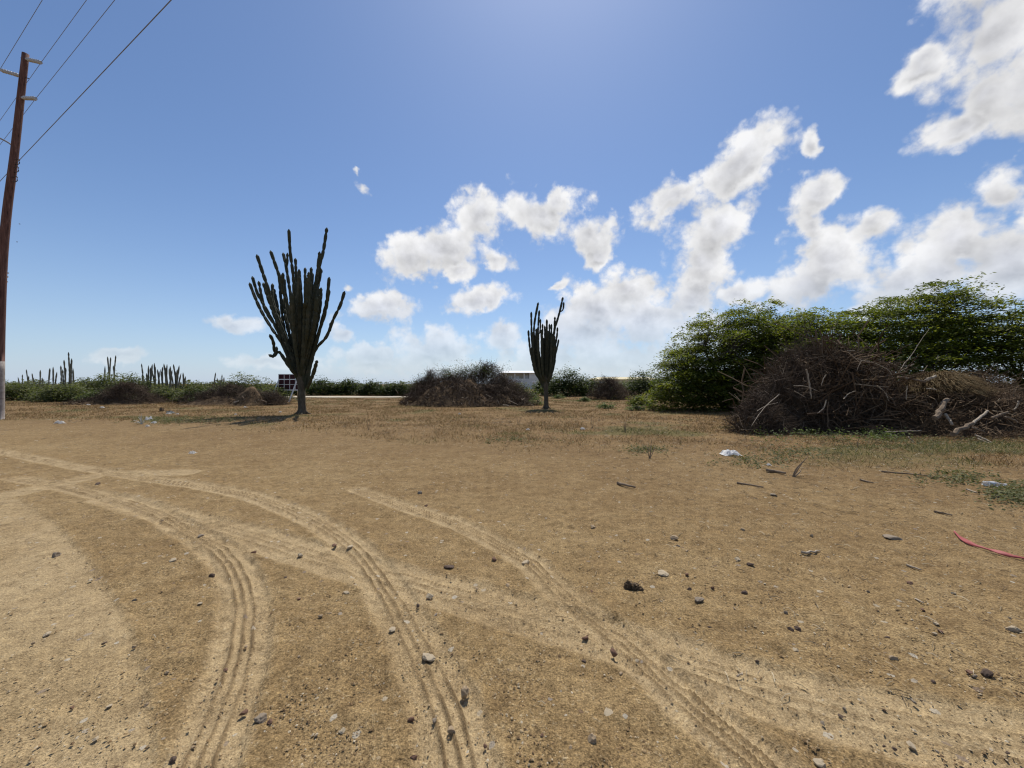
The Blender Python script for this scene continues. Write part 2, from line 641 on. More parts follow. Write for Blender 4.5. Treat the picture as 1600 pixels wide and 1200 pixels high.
def ground_sheet():
    front = np.radians(np.concatenate([np.linspace(-84, -60, 60)[:-1], np.linspace(-60, 60, 790), np.linspace(60, 84, 60)[1:]]))
    back = np.radians(np.linspace(84, 276, 60))[1:-1]
    ang = np.concatenate([front, back])
    rad = np.concatenate([np.geomspace(0.3, 1.15, 10)[:-1], np.geomspace(1.15, 12, 290)[:-1], np.geomspace(12, 70, 60)[:-1], np.geomspace(70, 6000, 26)])
    A, R = np.meshgrid(ang, rad)
    x, y = (R * np.sin(A)).ravel(), (R * np.cos(A)).ravel()
    z = G(x, y)
    near = np.nonzero((np.hypot(x, y) < 16) & (y > -4.0))[0]
    tz, tm, cr = np.zeros_like(x), np.zeros_like(x), np.zeros_like(x)
    tz[near], tm[near], cr[near] = track_fields(x[near], y[near])
    r = np.hypot(x, y)
    micro = (fbm(x * 9, y * 9, 4, 1) - 0.5) * 0.034 * (1 - sstep(r, 12, 25)) * (1 - 0.75 * tm)
    z = z + tz + micro
    V = np.stack([x, y, z], 1)
    na, nr = len(ang), len(rad)
    idx = np.arange(na * nr).reshape(nr, na)
    nx = np.roll(idx, -1, 1)
    F = np.stack([idx[:-1], idx[1:], nx[1:], nx[:-1]], -1).reshape(-1, 4)
    mb = MB().add(V, F)
    c = len(V)
    mb.add([[0, 0, 0.0]])
    mb.f3.append(np.array([[c, idx[0, i], idx[0, (i + 1) % na]] for i in range(na)]))
    o = mb.build('ground', M_GROUND, smooth=True)
    me = o.data
    for nm, val in (('track', tm), ('crumb_shade', cr), ('loam', loam_amount(x, y)), ('grass', grass_amount(x, y)), ('green', green_amount(x, y) * grass_amount(x, y))):
        at = me.attributes.new(nm, 'FLOAT', 'POINT')
        at.data.foreach_set('value', np.append(val, 0).astype(np.float32))
    setting(o, label='sunlit bare brown dirt with pale tyre tracks and dry grass')
    return o


def make_ground_mat():
    m, N, L, b = mat_new('bare_dirt', 0.95, 0.12)
    co = N.new('ShaderNodeTexCoord').outputs['Object']
    big = nd_noise(N, L, 0.42, 5, 0.6, co)
    mid = nd_noise(N, L, 2.6, 5, 0.62, co)
    grain = nd_noise(N, L, 42, 4, 0.65, co)
    fine = nd_noise(N, L, 170, 3, 0.6, co)
    col = nd_ramp(N, L, big.outputs['Fac'], [(0.30, (0.246, 0.160, 0.071)), (0.52, (0.275, 0.184, 0.084)), (0.70, (0.308, 0.213, 0.102))])
    col = nd_mix(N, L, nd_ramp(N, L, mid.outputs['Fac'], [(0.46, (0, 0, 0)), (0.68, (0.6, 0.6, 0.6))]), col, (0.355, 0.252, 0.126))
    col = nd_mix(N, L, nd_ramp(N, L, mid.outputs['Fac'], [(0.30, (0.55, 0.55, 0.55)), (0.45, (0, 0, 0))]), col, (0.212, 0.138, 0.065))
    col = nd_mix(N, L, nd_attr(N, 'loam'), col, nd_mix(N, L, 1.0, col, (0.75, 0.71, 0.68), 'MULTIPLY'))
    # wheel-packed pale dust
    tr = nd_attr(N, 'track')
    trf = nd_math(N, L, 'MULTIPLY', tr, nd_math(N, L, 'MULTIPLY_ADD', mid.outputs['Fac'], 0.8), True)
    trf.node.inputs[2].default_value = 0.5
    # dry grass thatch and green flush
    gr = nd_attr(N, 'grass')
    gmid = nd_noise(N, L, 1.3, 5, 0.65, co)
    thatch = nd_ramp(N, L, gmid.outputs['Fac'], [(0.30, (0.120, 0.074, 0.032)), (0.46, (0.190, 0.114, 0.048)), (0.60, (0.235, 0.150, 0.064)), (0.78, (0.300, 0.208, 0.100))])
    col = nd_mix(N, L, nd_math(N, L, 'MULTIPLY', gr, 0.85), col, thatch)
    col = nd_mix(N, L, nd_math(N, L, 'MULTIPLY', nd_attr(N, 'green'), 0.6), col, (0.105, 0.105, 0.035))
    col = nd_mix(N, L, trf, col, (0.405, 0.300, 0.165))
    # mineral grains: dark and pale
    dark = nd_ramp(N, L, grain.outputs['Fac'], [(0.33, (1, 1, 1)), (0.45, (0, 0, 0))])
    col = nd_mix(N, L, nd_math(N, L, 'MULTIPLY', dark, nd_math(N, L, 'SUBTRACT', 0.55, nd_math(N, L, 'MULTIPLY', tr, 0.4))), col, (0.075, 0.050, 0.028))
    pale = nd_ramp(N, L, grain.outputs['Fac'], [(0.58, (0, 0, 0)), (0.70, (1, 1, 1))])
    col = nd_mix(N, L, nd_math(N, L, 'MULTIPLY', pale, 0.65), col, (0.42, 0.33, 0.20))
    patchy = nd_noise(N, L, 11, 5, 0.7, co)
    col = nd_mix(N, L, 1.0, col, nd_ramp(N, L, patchy.outputs['Fac'], [(0.32, (0.70, 0.68, 0.66)), (0.50, (1.0, 1.0, 1.0)), (0.68, (1.22, 1.22, 1.2))]), 'MULTIPLY')
    fr = nd_ramp(N, L, fine.outputs['Fac'], [(0.3, (0.62, 0.62, 0.62)), (0.7, (1.34, 1.34, 1.34))])
    col = nd_mix(N, L, 1.0, col, fr, 'MULTIPLY')
    grit = nd_noise(N, L, 88, 2, 0.6, co)
    col = nd_mix(N, L, nd_math(N, L, 'MULTIPLY', nd_attr(N, 'crumb_shade'), 0.8, True), col, (0.140, 0.092, 0.048))  # loose ridge soil, darkened in colour for the shade on its sides
    col = nd_mix(N, L, nd_math(N, L, 'SUBTRACT', 1.0, nd_math(N, L, 'MULTIPLY', tr, 0.6)), col, nd_ramp(N, L, grit.outputs['Fac'], [(0.34, (0.62, 0.60, 0.58)), (0.47, (1.0, 1.0, 1.0)), (0.58, (1.06, 1.06, 1.06)), (0.68, (1.38, 1.38, 1.36))]), 'MULTIPLY')
    # chips of pale stone pressed into the surface
    vo = N.new('ShaderNodeTexVoronoi')
    vo.inputs['Scale'].default_value = 17
    vo.inputs['Randomness'].default_value = 1.0
    wob = nd_noise(N, L, 60, 2, 0.5, co)
    wv_ = N.new('ShaderNodeVectorMath')
    wv_.operation = 'MULTIPLY_ADD'
    L.new(wob.outputs['Color'], wv_.inputs[0])
    wv_.inputs[1].default_value = (0.02, 0.02, 0)
    L.new(co, wv_.inputs[2])
    L.new(wv_.outputs[0], vo.inputs['Vector'])
    sp = N.new('ShaderNodeSeparateColor')
    L.new(vo.outputs['Color'], sp.inputs[0])
    chip = nd_math(N, L, 'LESS_THAN', vo.outputs['Distance'], nd_math(N, L, 'MULTIPLY', nd_math(N, L, 'SUBTRACT', sp.outputs[0], 0.80), 1.5))
    col = nd_mix(N, L, nd_math(N, L, 'MULTIPLY', chip, 0.75), col, nd_ramp(N, L, sp.outputs[1], [(0.0, (0.42, 0.35, 0.25)), (0.5, (0.50, 0.45, 0.36)), (0.8, (0.16, 0.10, 0.065)), (1.0, (0.30, 0.26, 0.22))]))
    # larger flat chips and clods on the untrodden loam further off
    vo2 = N.new('ShaderNodeTexVoronoi')
    vo2.inputs['Scale'].default_value = 6.5
    L.new(wv_.outputs[0], vo2.inputs['Vector'])
    sp2 = N.new('ShaderNodeSeparateColor')
    L.new(vo2.outputs['Color'], sp2.inputs[0])
    chip2 = nd_math(N, L, 'LESS_THAN', vo2.outputs['Distance'], nd_math(N, L, 'MULTIPLY', nd_math(N, L, 'SUBTRACT', sp2.outputs[0], 0.72), 1.1))
    chip2 = nd_math(N, L, 'MULTIPLY', chip2, nd_math(N, L, 'MULTIPLY', nd_attr(N, 'loam'), 0.7))
    col = nd_mix(N, L, chip2, col, nd_ramp(N, L, sp2.outputs[1], [(0.0, (0.40, 0.30, 0.18)), (0.45, (0.36, 0.26, 0.15)), (0.55, (0.11, 0.070, 0.038)), (1.0, (0.14, 0.095, 0.060))]))
    col = nd_mix(N, L, 1.0, col, (0.90, 0.905, 0.91), 'MULTIPLY')
    L.new(col, b.inputs['Base Color'])
    h = nd_math(N, L, 'ADD', nd_math(N, L, 'MULTIPLY', grain.outputs['Fac'], 1.0), nd_math(N, L, 'MULTIPLY', nd_math(N, L, 'ADD', grit.outputs['Fac'], fine.outputs['Fac']), 0.4))
    h = nd_math(N, L, 'ADD', h, nd_math(N, L, 'MULTIPLY', chip, 0.12))
    h = nd_math(N, L, 'MULTIPLY', h, nd_math(N, L, 'SUBTRACT', 1.0, nd_math(N, L, 'MULTIPLY', tr, 0.45)))
    nd_bump(N, L, b, h, 0.8, 0.018)
    return m


M_GROUND = make_ground_mat()
GROUND = ground_sheet()

M_ROAD = plain('pale_road_dust', (0.42, 0.36, 0.27), (0.55, 0.48, 0.37), 1.2, 0.95, 0.1, 0.3, 0.02)
xs, ys = np.meshgrid(np.linspace(-42, -5, 75), np.linspace(37.5, 41.5, 5))
rz_ = G(xs, ys) + 0.05
idx = np.arange(xs.size).reshape(xs.shape)
road = MB().add(np.stack([xs.ravel(), ys.ravel(), rz_.ravel()], 1),
                np.stack([idx[:-1, :-1], idx[:-1, 1:], idx[1:, 1:], idx[1:, :-1]], -1).reshape(-1, 4)).build('road', M_ROAD, smooth=True)
setting(road, label='pale dirt road running before the far hedge of shrubs')

# ================================================================== plants
LEAF = {
    'creeper': tinted('dull_creeper_leaf', [(0.0, (0.075, 0.080, 0.030)), (0.5, (0.115, 0.118, 0.046)), (1.0, (0.185, 0.175, 0.080))], 0.7, 0.2, 0.3, (1.2, 1.3, 0.9)),
    'acacia': tinted('acacia_leaf', [(0.0, (0.045, 0.062, 0.012)), (0.5, (0.096, 0.120, 0.022)), (1.0, (0.165, 0.180, 0.036))], 0.6, 0.25, 0.45, (1.7, 1.7, 0.75)),
    'dark': tinted('dark_shrub_leaf', [(0.0, (0.028, 0.040, 0.012)), (0.5, (0.052, 0.070, 0.020)), (1.0, (0.090, 0.108, 0.032))], 0.6, 0.25, 0.35, (1.5, 1.6, 0.8)),
    'olive': tinted('olive_shrub_leaf', [(0.0, (0.052, 0.060, 0.020)), (0.5, (0.092, 0.102, 0.034)), (1.0, (0.145, 0.152, 0.056))], 0.65, 0.3, 0.38, (1.4, 1.55, 0.9)),
    'weed': tinted('weed_leaf', [(0.0, (0.060, 0.085, 0.022)), (0.5, (0.095, 0.125, 0.036)), (1.0, (0.150, 0.170, 0.060))], 0.65, 0.25, 0.35, (1.3, 1.5, 0.9)),
}
M_BARK = plain('grey_brown_bark', (0.060, 0.048, 0.038), (0.135, 0.110, 0.088), 14, 0.9, 0.15, 0.6, 0.02)
M_TWIG = tinted('dead_twig', [(0.0, (0.046, 0.030, 0.019)), (0.5, (0.092, 0.065, 0.044)), (0.85, (0.165, 0.122, 0.086)), (1.0, (0.32, 0.26, 0.19))], 0.85, 0.15)
M_TWIG_BROWN = tinted('brown_twig', [(0.0, (0.055, 0.032, 0.018)), (0.5, (0.120, 0.078, 0.045)), (0.9, (0.200, 0.145, 0.090)), (1.0, (0.33, 0.26, 0.18))], 0.85, 0.15)
M_PALEWOOD = plain('bleached_wood', (0.26, 0.205, 0.145), (0.46, 0.385, 0.29), 22, 0.85, 0.2, 0.5, 0.01)
M_LOG = plain('weathered_log_bark', (0.13, 0.092, 0.060), (0.27, 0.205, 0.145), 16, 0.9, 0.15, 0.7, 0.02)
M_SOIL = plain('heaped_soil', (0.085, 0.056, 0.032), (0.185, 0.125, 0.072), 3.5, 0.97, 0.1, 0.9, 0.06)
M_HUMUS = plain('dark_earth_and_roots', (0.042, 0.028, 0.017), (0.105, 0.070, 0.040), 5, 0.97, 0.1, 0.9, 0.06)
M_STRAW = tinted('dry_straw', [(0.0, (0.115, 0.072, 0.032)), (0.5, (0.215, 0.145, 0.068)), (1.0, (0.34, 0.26, 0.14))], 0.85, 0.15, 0.25, (1.1, 1.0, 0.8))


def leaves(mb, C, L_, W_, rng, flat=0.55, tint=None):
    """one rhombic leaf spray per centre"""
    n = len(C)
    th = rng.uniform(0, 2 * math.pi, n)
    d = np.stack([np.cos(th), np.sin(th), rng.normal(0, 0.35, n)], 1)
    d /= np.linalg.norm(d, axis=1, keepdims=True)
    up = np.stack([rng.normal(0, flat, n), rng.normal(0, flat, n), np.ones(n)], 1)
    s = np.cross(d, up)
    s /= np.linalg.norm(s, axis=1, keepdims=True) + 1e-9
    ln = (L_ * rng.uniform(0.6, 1.3, n))[:, None]
    wd = (W_ * rng.uniform(0.6, 1.3, n))[:, None]
    V = np.stack([C - d * ln / 2, C + s * wd / 2 + d * ln * 0.08, C + d * ln / 2, C - s * wd / 2 + d * ln * 0.08], 1)
    if tint is None:
        tint = rng.random(n)
    mb.add(V.reshape(-1, 3), np.arange(4 * n).reshape(-1, 4), None, np.repeat(tint, 4))


def clump_points(lobes, n, rng, zmin=0.05, shell=0.5):
    """clump centres spread through a set of ellipsoid lobes, denser outside"""
    lobes = np.asarray(lobes, float)
    vol = lobes[:, 3] * lobes[:, 4] * lobes[:, 5]
    pick = rng.choice(len(lobes), n, p=vol ** 0.75 / (vol ** 0.75).sum())
    u = rng.normal(size=(n, 3))
    u /= np.linalg.norm(u, axis=1, keepdims=True)
    r = shell + (1 - shell) * rng.random(n) ** 0.6
    lum = 0.78 + 0.45 * fbm(u[:, 0] * 2.2 + pick * 3.1 + 7, u[:, 1] * 2.2 + u[:, 2] * 1.7 + 5, 3, 3)
    C = lobes[pick, :3] + u * lobes[pick, 3:6] * (r * lum)[:, None]
    keep = C[:, 2] > zmin
    return C[keep], pick[keep]


def curved(A, B, rng, K, sag, jit):
    """K-point limbs from points A to points B with an upward start and random bends"""
    tt = np.linspace(0, 1, K)[None, :, None]
    ln = np.linalg.norm(B - A, axis=1)[:, None, None]
    bend = rng.normal(0, sag, (len(A), 1, 3)) * ln
    w = rng.normal(0, jit, (len(A), K, 3)) * ln
    w[:, 0] = 0
    w[:, -1] = 0
    return A[:, None] * (1 - tt) + B[:, None] * tt + bend * np.sin(tt * math.pi) + w


def tree(name, label, cat, base, lobes, kind, n_clumps, per, lsize, seed, group=None, spread=(0.42, 0.13), twigs=160, lw=0.42, shell=0.35, trunk_r=0.10, tiers=0.0):
    rng = np.random.default_rng(seed)
    bx, by = base
    bz = gz(bx, by)
    t = thing(name, label, cat, (bx, by, bz), group)
    L0 = [(l[0] + bx, l[1] + by, l[2] + bz, *l[3:]) for l in lobes]
    C, pick = clump_points(L0, n_clumps, rng, bz + 0.08, shell)
    if tiers:      # foliage held in flat storeys with dark gaps between, some sprigs reaching out
        q = C[:, 2] / tiers + 1.6 * fbm(C[:, 0] / 1.7 + seed, C[:, 1] / 1.7, 2, 1)
        C[:, 2] += (np.round(q) - q) * tiers * 0.8
        far = rng.random(len(C)) < 0.06
        ctr = np.array(L0)[pick, :3]
        C[far] = ctr[far] + (C[far] - ctr[far]) * rng.uniform(1.08, 1.30, (far.sum(), 1))
    mb = MB()
    n = len(C)
    size = rng.uniform(0.55, 1.45, n)
    ss = np.repeat(size, per)
    off = rng.normal(size=(n * per, 3)) * np.array([spread[0], spread[0], spread[1]]) * ss[:, None]
    off[:, 2] -= 0.25 * np.hypot(off[:, 0], off[:, 1]) ** 2 / spread[0]      # sprays droop at their rims
    tilt = rng.normal(0, 0.28, (n, 2))
    off[:, 2] += off[:, 0] * np.repeat(tilt[:, 0], per) + off[:, 1] * np.repeat(tilt[:, 1], per)
    tint = np.clip(np.repeat(rng.uniform(0.0, 1.0, n), per) + rng.normal(0, 0.16, n * per), 0, 1)
    pts = np.repeat(C, per, 0) + off
    ok = pts[:, 2] > bz + 0.03
    leaves(mb, pts[ok], lsize, lsize * lw, rng, 0.55, tint[ok])
    mb.build('crown', LEAF[kind], t)
    # wood: stems -> forks -> limbs -> twigs, each level ending inside the foliage
    wood = MB()
    root = np.array([bx, by, bz - 0.1])
    nf = len(L0) * 3
    stem_end = np.array([[root[0] + (l[0] - root[0]) * 0.5 + rng.normal(0, 0.12), root[1] + (l[1] - root[1]) * 0.5 + rng.normal(0, 0.12), bz + 0.1 + (l[2] - bz) * 0.42] for l in L0])
    st = curved(root + rng.normal(0, trunk_r * 1.2, (len(L0), 3)) * np.array([1, 1, 0]), stem_end, rng, 6, 0.10, 0.03)
    wood.tubes(st, np.linspace(1, 0.62, 6)[None] * trunk_r * rng.uniform(0.7, 1.1, (len(L0), 1)), 7)
    k = rng.choice(n, min(nf, n), replace=False)
    F_ = C[k] * 0.72 + stem_end[pick[k]] * 0.28
    wood.tubes(curved(stem_end[pick[k]], F_, rng, 6, 0.12, 0.04), np.linspace(0.55, 0.26, 6)[None] * trunk_r * rng.uniform(0.7, 1.1, (len(k), 1)), 5)
    sel = rng.choice(n, min(twigs, n), replace=False)
    E = C[sel]
    d2 = ((E[:, None] - F_[None]) ** 2).sum(-1)
    H = F_[d2.argmin(1)]
    near = np.sqrt(d2.min(1)) < 2.2 * (spread[0] * 3 + 0.4)
    E, H = E[near], H[near]
    if len(E):
        wood.tubes(curved(H, E, rng, 6, 0.14, 0.05), np.linspace(0.20, 0.05, 6)[None] * trunk_r * rng.uniform(0.6, 1.2, (len(E), 1)), 3)
    wood.build('trunk', M_BARK, t, smooth=True)
    return t


# ---- the spreading thorn trees on the right
tree('thorn_tree', 'broad rounded thorn tree with leaves to the ground, at the left end of the grove', 'tree', (11.4, 20.0),
     [(-0.2, 0, 2.9, 2.8, 2.5, 2.2), (1.9, 0.3, 3.6, 2.4, 2.3, 2.35), (-2.0, -0.3, 1.9, 1.9, 1.9, 1.6), (-3.1, -0.8, 0.8, 1.5, 1.5, 0.9), (3.6, 0.2, 2.9, 2.0, 1.9, 1.9), (0.6, -1.4, 1.3, 2.3, 1.3, 1.3), (-1.2, -1.3, 1.2, 2.0, 1.2, 1.2)],
     'acacia', 1000, 112, 0.152, 21, 'thorn trees of the grove', (0.34, 0.075), twigs=500, trunk_r=0.13, tiers=0.62)
tree('thorn_tree', 'tall thorn tree with layered feathery crown rising behind the big brush pile', 'tree', (17.4, 17.6),
     [(-2.7, 0.2, 3.3, 2.4, 2.0, 1.45), (-0.3, 0.4, 3.9, 2.4, 2.0, 1.4), (1.9, 0.1, 4.5, 2.2, 1.9, 1.30), (0.2, -0.8, 2.2, 3.0, 1.6, 1.5), (-3.6, 0, 2.0, 2.0, 1.6, 1.5), (3.2, 0.3, 3.4, 2.0, 1.7, 1.4), (2.7, 0, 5.55, 0.95, 0.8, 0.45), (0.8, -0.6, 1.0, 3.2, 1.4, 1.0)],
     'acacia', 840, 104, 0.152, 22, 'thorn trees of the grove', (0.48, 0.055), twigs=450, trunk_r=0.13, tiers=0.60)
tree('thorn_tree', 'thorn tree with a flat layered crown at the right edge behind the log heap', 'tree', (21.8, 16.2),
     [(-1.2, 0, 3.5, 2.2, 1.8, 1.1), (1.5, 0, 3.6, 2.4, 1.9, 1.2), (-0.2, -0.8, 2.1, 2.6, 1.5, 1.3), (0.4, -0.6, 0.9, 3.0, 1.4, 0.9), (3.6, 0.2, 3.1, 2.2, 1.9, 1.5)],
     'acacia', 540, 100, 0.152, 23, 'thorn trees of the grove', (0.48, 0.055), twigs=300, trunk_r=0.12, tiers=0.60)
tree('thorn_tree', 'low dark thorn tree filling the gap behind the big brush pile', 'tree', (14.4, 21.4),
     [(0, 0, 2.0, 2.4, 1.6, 1.9), (2.0, 0.6, 2.2, 2.4, 1.6, 2.0), (4.2, 0.6, 2.0, 2.4, 1.6, 1.9), (6.6, 0.4, 2.0, 2.4, 1.6, 2.0)],
     'dark', 420, 52, 0.21, 24, 'thorn trees of the grove', (0.45, 0.14), twigs=160, trunk_r=0.12)


def shrub(px, Y, hw, top, kind, seed, label, name='shrub', cat='shrub', clumps=150, per=50, ls=None, flat=False, group=None):
    """a bush seen around photograph column px, Y metres ahead, hw pixels half width, top at pixel row top"""
    x = (px - 800.0) / FPX * Y
    w = hw / FPX * Y
    h = (EYE + (600 - top) / FPX * Y) * 1.14
    rng = np.random.default_rng(seed)
    lobes = []
    nl = 5 if hw > 15 else 3
    for k in range(nl):
        a = -1 + 2 * k / (nl - 1) + rng.uniform(-0.15, 0.15)
        hh = h * (1 - 0.40 * abs(a) ** 1.4) * rng.uniform(0.72, 1.06)
        lobes.append((a * w * 0.72, rng.uniform(-0.3, 0.3) * w * 0.5, hh * 0.5, w * rng.uniform(0.36, 0.5), w * 0.38 + 0.15, hh * 0.47))
    ls = ls or max(0.06, Y * 0.0058)
    sp = (0.16 * h + 0.06, (0.03 if flat else 0.055) * h + 0.02)
    return tree(name, label, cat, (x, Y), lobes, kind, clumps, per, ls, seed, group, sp, twigs=36, trunk_r=0.03 + 0.012 * h, shell=0.3)


HEDGE = 'shrubs of the far scrub line'
SHRUBS = [
    (-60, 31, 60, 590, 'olive', 'scrub bush cut by the left edge of the picture behind the pole', 130),
    (38, 32, 52, 591, 'olive', 'olive scrub bush just right of the pole foot', 170),
    (100, 30, 46, 593, 'olive', 'olive scrub bush under the tallest far cactus stems', 170),
    (160, 35, 52, 581, 'olive', 'tall domed scrub bush below the three bare cactus stems', 210),
    (212, 34, 40, 588, 'olive', 'scrub bush between the domed bush and the dense cactus clump', 150),
    (166, 27.0, 30, 601, 'dark', 'dark green bush behind the grey brush heap on the left', 120),
    (262, 30, 42, 597, 'olive', 'low scrub bush in front of the dense cactus clumps', 160),
    (318, 28.5, 34, 597, 'olive', 'pale green bush left of the flat-topped acacia', 140),
    (384, 29, 44, 580, 'olive', 'flat-topped acacia bush left of the framed sign', 220),
    (425, 30.5, 24, 594, 'dark', 'dark bush tucked between the acacia bush and the framed sign', 90),
    (352, 27.0, 50, 605, 'dark', 'low dark bush behind the soil heap near the framed sign', 130),
    (466, 47, 28, 593, 'dark', 'dark far shrub right behind the framed sign', 100),
    (506, 46, 30, 590, 'dark', 'dark far shrub just right of the big cactus trunk', 110),
    (548, 47, 30, 591, 'dark', 'dark far shrub, second to the right of the big cactus', 110),
    (588, 46, 28, 591, 'dark', 'dark far shrub, third to the right of the big cactus', 110),
    (624, 45, 26, 592, 'dark', 'dark far shrub meeting the left end of the middle brush mound', 100),
    (662, 47, 28, 592, 'dark', 'dark far shrub seen over the left slope of the middle mound', 90),
    (806, 33, 30, 597, 'olive', 'light green bush at the right end of the middle brush mound', 150),
    (884, 43, 30, 572, 'dark', 'tall rounded dark bush right of the slim cactus', 190),
    (852, 46, 22, 589, 'dark', 'dark bush directly behind the slim cactus trunk', 90),
    (922, 45, 22, 586, 'dark', 'dark bush between the tall rounded bush and the yellow house', 100),
    (948, 41, 18, 596, 'dark', 'low dark bush below the yellow house roof', 80),
    (1000, 38, 30, 580, 'dark', 'dark bush right of the grey dead bush', 140),
    (1046, 40, 34, 575, 'dark', 'dark bush half hidden by the big thorn tree', 120),
    (1000, 23.5, 16, 616, 'acacia', 'small bright bush hugging the left foot of the thorn tree', 60),
]
for i, (px, Y, hw, top, kind, lab, cl) in enumerate(SHRUBS):
    shrub(px, Y, hw, top, kind, 100 + i, lab, clumps=cl, flat=('acacia' in lab), group=HEDGE)
FARROW = [(-90, 592), (-20, 592), (55, 593), (130, 592), (205, 592), (285, 594), (350, 594), (430, 594), (500, 595), (575, 595), (650, 595), (720, 594), (905, 594), (985, 592), (1060, 588), (1140, 585)]
FARWHERE = ['beyond the pole, farthest left', 'right behind the pole', 'behind the faint far cactus stems', 'behind the tallest far cactus clump', 'between the bare stems and the dense clumps',
            'behind the right dense cactus clump', 'behind the flat-topped acacia bush', 'behind the framed sign', 'right behind the big cactus trunk', 'right of the big cactus, over the road',
            'left of the middle brush mound', 'behind the middle brush mound', 'right of the white house', 'behind the grey dead bush', 'behind the left side of the thorn tree', 'deep behind the thorn trees']
for i, (px, top) in enumerate(FARROW):
    shrub(px, 84 + (i % 3) * 5, 46, top, 'olive', 160 + i, 'distant scrub bush on the horizon ' + FARWHERE[i], clumps=110, per=26, group='distant bushes on the horizon')

SMALL = [
    (838, 633, 12, 617, 'small green shrub left of the slim cactus trunk'),
    (872, 623, 9, 616, 'small green shrub right of the slim cactus trunk, in the clearing'),
    (913, 628, 7, 620, 'small round shrub in the middle of the clearing'),
    (947, 639, 13, 630, 'low spreading weed clump before the grey dead bush'),
    (961, 624, 7, 619, 'tiny shrub in front of the grey dead bush'),
    (992, 642, 14, 632, 'low weed clump at the left foot of the thorn tree'),
]
for i, (px, py, hw, top, lab) in enumerate(SMALL):
    shrub(px, EYE * FPX / (py - 600.0), hw, top, 'weed', 200 + i, lab, name='small_shrub', clumps=34, per=24, ls=0.12, group='small shrubs in the clearing')

# ================================================================== cacti
def make_cactus_mat(gain=1.0):
    m, N, L, b = mat_new('cactus_skin', 0.75, 0.25)
    co = N.new('ShaderNodeTexCoord').outputs['Object']
    n = nd_noise(N, L, 3.0, 5, 0.65, co)
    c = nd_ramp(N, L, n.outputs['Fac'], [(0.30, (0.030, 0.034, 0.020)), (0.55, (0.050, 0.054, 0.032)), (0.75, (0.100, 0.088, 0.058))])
    L.new(c, b.inputs['Base Color'])
    n2 = nd_noise(N, L, 55, 3, 0.6, co)
    nd_bump(N, L, b, n2.outputs['Fac'], 0.6, 0.015)
    return m


def make_cactus_bark():
    m, N, L, b = mat_new('cactus_trunk_bark', 0.9, 0.15)
    co = N.new('ShaderNodeTexCoord').outputs['Object']
    mp = N.new('ShaderNodeMapping')
    mp.inputs['Scale'].default_value = (9, 9, 2.2)
    L.new(co, mp.inputs['Vector'])
    n = nd_noise(N, L, 2.0, 6, 0.65, mp.outputs[0])
    c = nd_ramp(N, L, n.outputs['Fac'], [(0.30, (0.055, 0.046, 0.032)), (0.55, (0.100, 0.085, 0.060)), (0.75, (0.17, 0.145, 0.105))])
    L.new(c, b.inputs['Base Color'])
    nd_bump(N, L, b, n.outputs['Fac'], 0.9, 0.03)
    return m


M_CACTUS = make_cactus_mat()
M_CACTUS_FAR = plain('hazed_grey_cactus_skin', (0.085, 0.088, 0.062), (0.150, 0.142, 0.105), 3.0, 0.85, 0.2, 0.4, 0.02)  # paler and greyer than the near skin: distance haze put into the colour
M_CACTUS_BARK = make_cactus_bark()


def ribbed(pl, r, ribs=8, rng=None, taper_root=1.0, joints=True, tip=True):
    """a ribbed, jointed cactus column along a polyline"""
    pl = np.asarray(pl, float)
    seg = np.linalg.norm(np.diff(pl, axis=0), axis=1)
    s = np.concatenate([[0], np.cumsum(seg)])
    n = max(6, int(s[-1] / (0.088 if ribs == 8 else 0.2)))
    q = np.linspace(0, s[-1], n)
    p = np.stack([np.interp(q, s, pl[:, k]) for k in range(3)], 1)
    rad = np.full(n, r)
    if joints:
        pos = rng.uniform(0.2, 0.5)
        while pos < s[-1] - 0.15:
            rad *= 1 - rng.uniform(0.22, 0.46) * np.exp(-((q - pos) / 0.055) ** 2)
            pos += rng.uniform(0.26, 0.6)
        rad *= 1 + 0.07 * (fbm(q * 2.1, q * 0 + r * 70, 2, 2) - 0.5) * 2
    rad *= taper_root + (1 - taper_root) * sstep(q, 0, 0.4)
    if tip:
        rad *= np.sqrt(np.clip((s[-1] - q) / (1.3 * r), 0.04, 1))
    T = np.gradient(p, axis=0)
    T /= np.linalg.norm(T, axis=1, keepdims=True) + 1e-9
    A = np.cross(T, np.array([0.3, 1.0, 0.1]))
    A /= np.linalg.norm(A, axis=1, keepdims=True) + 1e-9
    B = np.cross(T, A)
    S = ribs * 2
    th = np.linspace(0, 2 * math.pi, S, endpoint=False)
    rr = np.where(np.arange(S) % 2 == 0, 1.0, 0.80)
    V = p[:, None] + (rad[:, None] * rr[None])[..., None] * (np.cos(th)[None, :, None] * A[:, None] + np.sin(th)[None, :, None] * B[:, None])
    idx = np.arange(n * S).reshape(n, S)
    F = np.stack([idx[:-1], np.roll(idx, -1, 1)[:-1], np.roll(idx, -1, 1)[1:], idx[1:]], -1).reshape(-1, 4)
    return V.reshape(-1, 3), F


